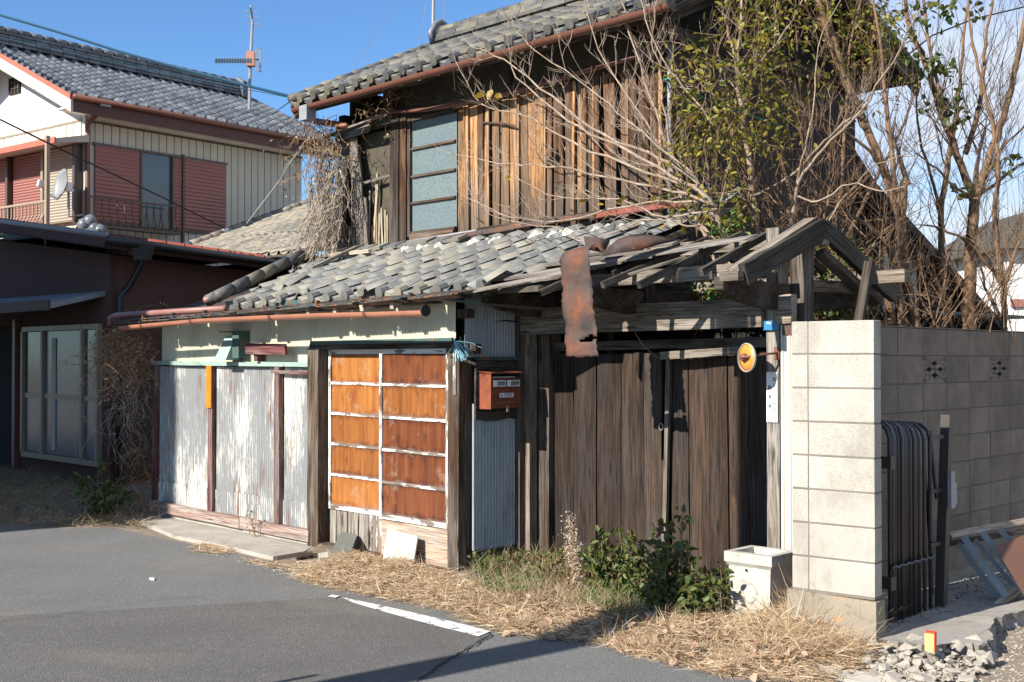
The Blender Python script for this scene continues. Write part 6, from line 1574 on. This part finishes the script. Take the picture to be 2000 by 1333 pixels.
vines('dry_vine', 'thin pale dry vine trailing below the bushy one to the ground', [V(240, 720, -.1), V(258, 740, -.1), V(270, 770, -.1), V(250, 800, -.1), V(265, 700, -.1)], 60, .08, M['vine_pale'], down=.9, curl=.6, n=16, leaves=.12)
vines('dry_vine', 'dark brushy vine stems on the shaded ground left of the tin wall', [V(270, 880, -.1), V(285, 930, -.1), V(265, 960, -.15), V(290, 985, -.2), V(250, 990, -.2)], 90, .07, M['vine'], r=(.002, .004), down=.5, curl=.8, n=10)
U = lambda px, py, t=1.3: hw(px, py, t)
vines('dry_vine', 'golden dry vine curtain hanging off the upper eave corner of the old house', [U(600, 225), U(625, 235), U(640, 250), U(615, 270), U(635, 300), U(628, 330)], 90, .07, M['vine'], down=.7, curl=.7, n=16, leaves=.35)
vines('dry_vine', 'pale wiry vine stems spilling over the roof below the broken boards', [U(625, 262), U(642, 290), U(645, 330), U(622, 350), U(635, 400), U(650, 430), U(630, 380), U(660, 300)], 135, .06, M['vine_pale'], r=(.003, .008), down=1.3, curl=.45, n=17, leaves=.05)
vines('dry_vine', 'loose vine strands looping across the beam left of the upper window', [U(740, 200, 1.4), U(760, 190, 1.45), U(735, 220, 1.4), U(780, 175, 1.45)], 26, .06, M['vine'], r=(.002, .004), down=.3, curl=.8, n=10, leaves=.15)
# low-hanging strands that slide to the left over the tiles
mb = MB()
for k in range(70):
    a = U(rnd(640, 670), rnd(330, 470), rnd(1.2, 1.45)); b = U(rnd(555, 640), rnd(470, 530), rnd(.9, 1.3)); m = a.lerp(b, .5)+Vector((rnd(-.1, .1), 0, rnd(-.05, .12)))
    mb.tube(smooth([a, m, b], 4, .02), rnd(.002, .005), 3, False)
o = part('vine_strands', None, mb, M['vine_pale'], ID, kind='stuff'); tag(o, 'slanting dry strands sliding from the corner boards down the left verge of the roof', 'vine')
# ================================================================ GROUND COVER
def hgz(p): q = HI @ Vector((p[0], p[1], 0)); return vh(q.x, q.y)
def straw(poly_st, n, l0, l1, flat_, mat, name, lift=.03, w=.004, world=False, seg=3):
    pts = scatter(poly_st, n); z = np.array([vh(a, b) if not world else 0 for a, b in pts]); z = np.maximum(z, .008)
    if not world:
        P = np.array([tuple(HF @ Vector((a, b, 0))) for a, b in pts])
    else: P = np.column_stack([pts, np.zeros(len(pts))])
    P[:, 2] = z+NR.uniform(0, lift, n)**1.0
    d = NR.normal(size=(n, 3)); d[:, 2] = np.abs(d[:, 2])*flat_
    return strip_blades(n, P, d, NR.uniform(l0, l1, n), NR.uniform(w*.6, w*1.4, n), mat, name, .5, seg)
def sg(name, label, cat, me): return tag(link(name, me, ID, None, kind='stuff'), label, cat)
sp = lambda L_: [tuple((HI @ gp(x, y, .03))[:2]) for x, y in L_]
A1 = sp([(565, 1126), (640, 1143), (700, 1156), (800, 1174), (900, 1194), (965, 1220), (960, 1180), (915, 1135), (820, 1115), (700, 1095), (640, 1105), (600, 1118)])
sg('dry_grass', 'dry straw heaped against the foot of the orange sliding doors', 'dry grass', straw(A1, 10000, .04, .16, .22, M['straw'], 'dry_grass', .05))
A2 = sp([(900, 1200), (980, 1233), (1060, 1243), (1160, 1250), (1270, 1282), (1400, 1312), (1560, 1335), (1660, 1322), (1690, 1275), (1690, 1230), (1560, 1200), (1450, 1215), (1300, 1210), (1150, 1190), (1000, 1180), (930, 1150)])
sg('dry_grass', 'broad mat of dry straw running along the kerb from the doors to the block wall', 'dry grass', straw(A2, 15000, .04, .16, .22, M['straw'], 'dry_grass', .035))
A3 = sp([(1545, 1195), (1640, 1200), (1712, 1250), (1700, 1300), (1560, 1290), (1450, 1240), (1500, 1215)])
sg('dry_grass', 'mound of dry straw piled at the foot of the bright block pillar', 'dry grass', straw(A3, 4500, .06, .22, .5, M['straw'], 'dry_grass', .09))
sg('upright_stalks', 'thin upright straw stalks in front of the bright block pillar', 'grass stalks', straw(sp([(1545, 1200), (1640, 1215), (1700, 1270), (1520, 1260)]), 420, .25, .50, 1.8, M['straw'], 'upright_stalks', .02, .004))
A4 = sp([(900, 1130), (1080, 1100), (1240, 1130), (1420, 1190), (1440, 1220), (1200, 1215), (960, 1190)])
sg('rough_grass', 'tufted brown and straw grass growing along the foot of the plank gate', 'grass', straw(A4, 6000, .08, .28, .9, M['straw_dark'], 'rough_grass', .04))
sg('green_grass', 'fresh green blades among the straw below the plank gate', 'grass', straw(sp([(1150, 1150), (1240, 1150), (1290, 1200), (1200, 1225), (1140, 1200)]), 700, .08, .22, 1.5, M['leaf_bright'], 'green_grass', .02, .007))
A5 = [gp(x, y)[:2] for x, y in ((-200, 905), (0, 915), (200, 950), (305, 985), (300, 1035), (225, 1032), (120, 1030), (0, 1032), (-200, 1020))]
sg('shaded_grass', 'brown dry grass in shade before the mauve bungalow', 'dry grass', straw(A5, 13000, .06, .22, .5, M['straw_dark'], 'shaded_grass', .04, .008, True))
A6 = sp([(375, 1062), (430, 1055), (470, 1068), (440, 1080), (385, 1075)])
sg('straw_patch', 'small patch of straw on the edge of the concrete apron', 'dry grass', straw(A6, 700, .04, .14, .15, M['straw'], 'straw_patch', .02))
sg('straw_patch', 'thin line of straw where the apron meets the asphalt near the doors', 'dry grass', straw(sp([(470, 1085), (560, 1098), (640, 1108), (560, 1112), (490, 1096)]), 500, .03, .10, .15, M['straw'], 'straw_patch', .01))
cp_ = []
for (a, b) in list(scatter(A2, 70))+list(scatter(A4, 60)):
    for k in range(38): cp_.append(tuple(HF @ Vector((a+R.gauss(0, .022), b+R.gauss(0, .022), max(.01, vh(a, b))))))
cp_ = np.array(cp_); nn_ = len(cp_); cd = NR.normal(size=(nn_, 3))*.75; cd[:, 2] = .7+np.abs(cd[:, 2])*.4
sg('grass_clumps', 'rooted clumps of straw coloured grass standing out of the flattened verge', 'grass', strip_blades(nn_, cp_, cd, NR.uniform(.07, .19, nn_), NR.uniform(.003, .006, nn_), M['straw'], 'grass_clumps', .7, 3))
def litter(poly, n, size, mat, zoff=.02):
    pts = scatter(poly, n); return leaves_mesh('litter', [tuple(HF @ Vector((a, b, max(.01, vh(a, b))+rnd(0, zoff)))) for a, b in pts], size, mat, 1.5, .75)
sg('fallen_leaves', 'curled brown fallen leaves scattered over the straw beside the road', 'leaves', litter(A2, 800, .06, M['leaf_litter'], .05))
sg('fallen_leaves', 'few brown leaves on the straw under the sliding doors', 'leaves', litter(A1, 260, .045, M['leaf_litter'], .05))
sg('fallen_leaves', 'loose yellow leaves lying on the verge', 'leaves', litter(A2, 22, .05, M['leaf_yellow'], .06))
CL = sp([(925, 1120), (1010, 1105), (1065, 1120), (1060, 1165), (1000, 1185), (950, 1160)])
pts = scatter(CL, 3600)
sg('clover_patch', 'low bright green clover patch at the foot of the corner post', 'clover', leaves_mesh('clover_patch', [tuple(HF @ Vector((a, b, max(.02, vh(a, b))+rnd(0, .075)))) for a, b in pts], .024, M['leaf_bright'], .8, .9))
pts = scatter(sp([(910, 1110), (1060, 1090), (1070, 1120), (1000, 1130), (930, 1140)]), 700)
sg('ground_weeds', 'darker green weeds behind the clover patch by the alcove', 'weeds', leaves_mesh('ground_weeds', [tuple(HF @ Vector((a, b, max(.02, vh(a, b))+rnd(0, .13)))) for a, b in pts], .035, M['leaf_green'], .6, .8))
# weeds with stems in front of the gate
def weed(name, label, px, py, top, n, lean, size, mats, cat='weed', t=None, stemmat=None, nl=26, spread=.16):
    base = gp(px, py, .06) if t is None else hw(px, py, t); H_ = 1.7-(1.7-base.z)*0
    T = thing(name, label, cat, Matrix.Translation(base)); mb = MB(); pos = []
    topp = yp(px+lean, top, base.y)
    h = topp.z-base.z
    for k in range(n):
        a = base+Vector((rnd(-.05, .05), rnd(-.04, .04), -.04)); hh = h*(1 if k == 0 else rnd(.45, .95)); b = a+Vector(((topp.x-base.x)*hh/h+rnd(-spread, spread)*(k > 0), rnd(-.1, .1), hh))
        m = a.lerp(b, .5)+Vector((rnd(-.04, .04), rnd(-.04, .04), 0)); P = smooth([a, m, b], 4); mb.tube(P, [.004, .004, .0035, .0035, .003, .003, .0025, .002, .002], 4, False)
        for j in range(nl):
            f = R.random()**.8; i = min(len(P)-2, int(f*(len(P)-1))); q = P[i].lerp(P[i+1], f*(len(P)-1)-i); r_ = .075*(1.1-f)+.02
            pos.append(tuple(q+Vector((rnd(-r_, r_), rnd(-r_, r_), rnd(-.02, .03)))))
    part('stem', T, mb, stemmat or M['vine'], ID)
    kk = len(pos)//len(mats)
    for i, m in enumerate(mats): link('foliage', leaves_mesh('foliage', pos[i*kk:(i+1)*kk], size, m, .25, .55, .7), ID, T, kind='stuff')
    return T
weed('weed', 'tallest broad leaved weed with maroon leaves against the right gate leaf', 1335, 1195, 985, 3, -8, .075, [M['leaf_green'], M['leaf_red']], nl=34, spread=.14)
weed('weed', 'dense dark green weed left of the tallest maroon leaved one', 1275, 1185, 1015, 7, 10, .06, [M['leaf_green'], M['leaf_green']], nl=50, spread=.28)
weed('weed', 'leafy weed in the middle of the left gate leaf', 1205, 1165, 1010, 6, 0, .055, [M['leaf_green'], M['leaf_green']], nl=46, spread=.26)
weed('weed', 'weed with drooping leaves beside the dry flower head', 1150, 1150, 1045, 6, 6, .05, [M['leaf_green'], M['leaf_red']], nl=40, spread=.22)
weed('weed', 'small weed at the foot of the gate post', 1085, 1135, 1065, 5, 0, .045, [M['leaf_green'], M['leaf_green']], nl=30, spread=.16)
weed('weed', 'low spreading weed beside the stone sink', 1395, 1200, 1095, 7, 0, .06, [M['leaf_green'], M['leaf_green']], nl=40, spread=.28)
weed('weed', 'low dark weed mass under the tall maroon one', 1330, 1205, 1110, 8, 0, .06, [M['leaf_green'], M['leaf_green']], nl=50, spread=.34)
weed('weed', 'broad leaved weed between the plume and the middle weed', 1175, 1170, 1030, 7, 6, .06, [M['leaf_green'], M['leaf_green']], nl=44, spread=.24)
weed('weed', 'bushy green weed at the foot of the gate meeting line', 1300, 1200, 1035, 8, 4, .065, [M['leaf_green'], M['leaf_green']], nl=46, spread=.26)
weed('weed', 'maroon leaved weed between the alcove sill and the gate post', 1020, 1118, 1072, 4, -10, .06, [M['leaf_red'], M['leaf_red']], nl=12, spread=.1)
weed('weed', 'spindly weed growing from the apron against the tin wall', 500, 1050, 985, 4, -2, .03, [M['leaf_green'], M['leaf']], nl=22, spread=.05, t=-.12)
weed('weed', 'little yellow leaved weed at the left end of the timber sill', 283, 1018, 1000, 4, 5, .04, [M['leaf_yellow'], M['leaf_bright']], nl=10, spread=.06, t=-.12)
weed('shrub', 'dark green shrub in shade before the corner of the mauve bungalow', 195, 1005, 900, 9, 0, .07, [M['leaf_green'], M['leaf_green']], cat='shrub', nl=45, spread=.30)
for (px, py, top, lab) in ((1115, 1150, 1005, 'dried tan flower plume standing by the left gate leaf'), (1130, 1155, 1060, 'lower dried flower plume beside the tall tan one')):
    base = gp(px, py, .06); tp = yp(px, top, base.y); T = thing('dry_flower', lab, 'dried flower', Matrix.Translation(base)); mb = MB(); pos = []
    for k in range(7):
        a = base+Vector((rnd(-.03, .03), rnd(-.03, .03), -.02)); b = tp+Vector((rnd(-.06, .06), rnd(-.05, .05), -rnd(0, .28))); P = smooth([a, a.lerp(b, .5)+Vector((rnd(-.04, .04), 0, 0)), b], 3); mb.tube(P, .0025, 3, False)
        for j in range(150):
            f = rnd(.62, 1.02); q = a.lerp(b, f); pos.append(tuple(q+Vector((R.gauss(0, .022), R.gauss(0, .022), R.gauss(0, .02)))))
    part('stem', T, mb, M['vine'], ID); link('flower_head', leaves_mesh('flower_head', pos, .013, M['flower_dry'], .2, .9), ID, T, kind='stuff')
tufts = ((230, 1020, 'lone yellow grass tuft at the road edge left of the apron'), (1500, 1205, 'grass tuft with seed heads beside the stone sink'))
for px, py, lab in tufts:
    base = gp(px, py, .01); n = 60; P = np.tile(np.array(base), (n, 1))+NR.normal(size=(n, 3))*np.array([.03, .03, 0]); d = NR.normal(size=(n, 3))*.5; d[:, 2] = 1
    o = link('grass_tuft', strip_blades(n, P, d, NR.uniform(.08, .2, n), np.full(n, .005), M['straw'], 'grass_tuft', .5, 3), ID, None, kind='stuff'); tag(o, lab, 'grass')
# ================================================================ RUBBLE
import bmesh
def chunk_mesh(seed, flat_=.65):
    rr = random.Random(seed); bm = bmesh.new()
    for k in range(13):
        v = Vector((rr.gauss(0, 1), rr.gauss(0, 1), rr.gauss(0, 1))).normalized()*rr.uniform(.75, 1.1); bm.verts.new((v.x, v.y*.8, v.z*flat_))
    bmesh.ops.convex_hull(bm, input=bm.verts); me = bpy.data.meshes.new('rubble_chunk')
    bmesh.ops.delete(bm, geom=[v for v in bm.verts if not v.link_faces], context='VERTS'); bm.to_mesh(me); bm.free(); me.materials.append(M['rubble']); return me
cms = [chunk_mesh(i) for i in range(8)]
RPY = [(1700, 1275), (1760, 1262), (1850, 1270), (1920, 1276), (1935, 1300), (1900, 1333), (1720, 1345), (1690, 1310)]
pts = scatter(RPY, 130)
for i, (x, y) in enumerate(pts):
    g = gp(x, y, .02); s = rnd(.018, .045) if i > 16 else rnd(.05, .075)
    zz = .0+.06*max(0, min(1, (1320-y)/45))+rnd(0, .02)
    o = link('rubble_chunk', cms[i % 8], Matrix.Translation((g.x, g.y, zz+s*.3)) @ Matrix.Rotation(rnd(0, 6.3), 4, 'Z') @ Matrix.Rotation(rnd(-.4, .4), 4, 'X') @ Matrix.Diagonal((s, s, s*rnd(.7, 1.1), 1)))
    tag(o, 'angular pale concrete chunk in the rubble heap before the broken slab', 'rubble', 'concrete chunks in the rubble heap')
mb = MB()
def pebbles(poly, n, s0, s1, zf, st=False):
    for (x, y) in scatter(poly, n):
        g = gp(x, y, .01); me = cms[R.randint(0, 7)]; s = rnd(s0, s1); b0 = len(mb.v); rot = Matrix.Rotation(rnd(0, 6.3), 3, 'Z')
        mb.v += [tuple(Vector((g.x, g.y, zf+s*.3))+rot @ v.co*s) for v in me.vertices]; mb.f += [tuple(b0+i for i in p.vertices) for p in me.polygons]
pebbles(RPY, 700, .005, .016, .03); pebbles([(1900, 1265), (2000, 1205), (2010, 1333), (1880, 1333)], 420, .004, .016, .0)
part('rubble_gravel', None, mb, M['gravel'], ID, kind='stuff')
mb = MB(); pebbles([(1720, 1230), (1830, 1170), (1990, 1130), (1980, 1190), (1850, 1230), (1740, 1260)], 300, .004, .016, .107); pebbles([(380, 1075), (560, 1105), (640, 1115), (540, 1118), (250, 1040)], 120, .003, .011, .004)
part('scattered_gravel', None, mb, M['gravel'], ID, kind='stuff')
o = part('brick_fragment', None, MB().prism([gp(575, 1088, .05), gp(610, 1082, .05), gp(612, 1090, .05), gp(580, 1095, .05)], (0, 0, .025)), M['wood_dark'], ID); tag(o, 'dark broken roof tile piece lying on the apron before the door post', 'tile fragment')
o = part('brick_fragment', None, MB().prism([gp(622, 1088, .05), gp(640, 1085, .05), gp(642, 1096, .05), gp(624, 1098, .05)], (0, 0, .03)), M['mortar'], ID); tag(o, 'pinkish broken brick at the foot of the door post', 'brick')
o = part('paper_scrap', None, MB().prism([gp(292, 1130, .006), gp(302, 1131, .006), gp(301, 1134, .006), gp(292, 1133, .006)], (0, 0, .008)), M['white'], ID); tag(o, 'tiny white scrap lying on the asphalt', 'scrap')
part('yard_soil', None, MB().poly([(*gp(1690, 1262)[:2], .003), (*gp(2300, 1200)[:2], .003), (*gp(2300, 1420)[:2], .003), (*gp(1700, 1345)[:2], .003)]), M['dirt'], ID, kind='structure')
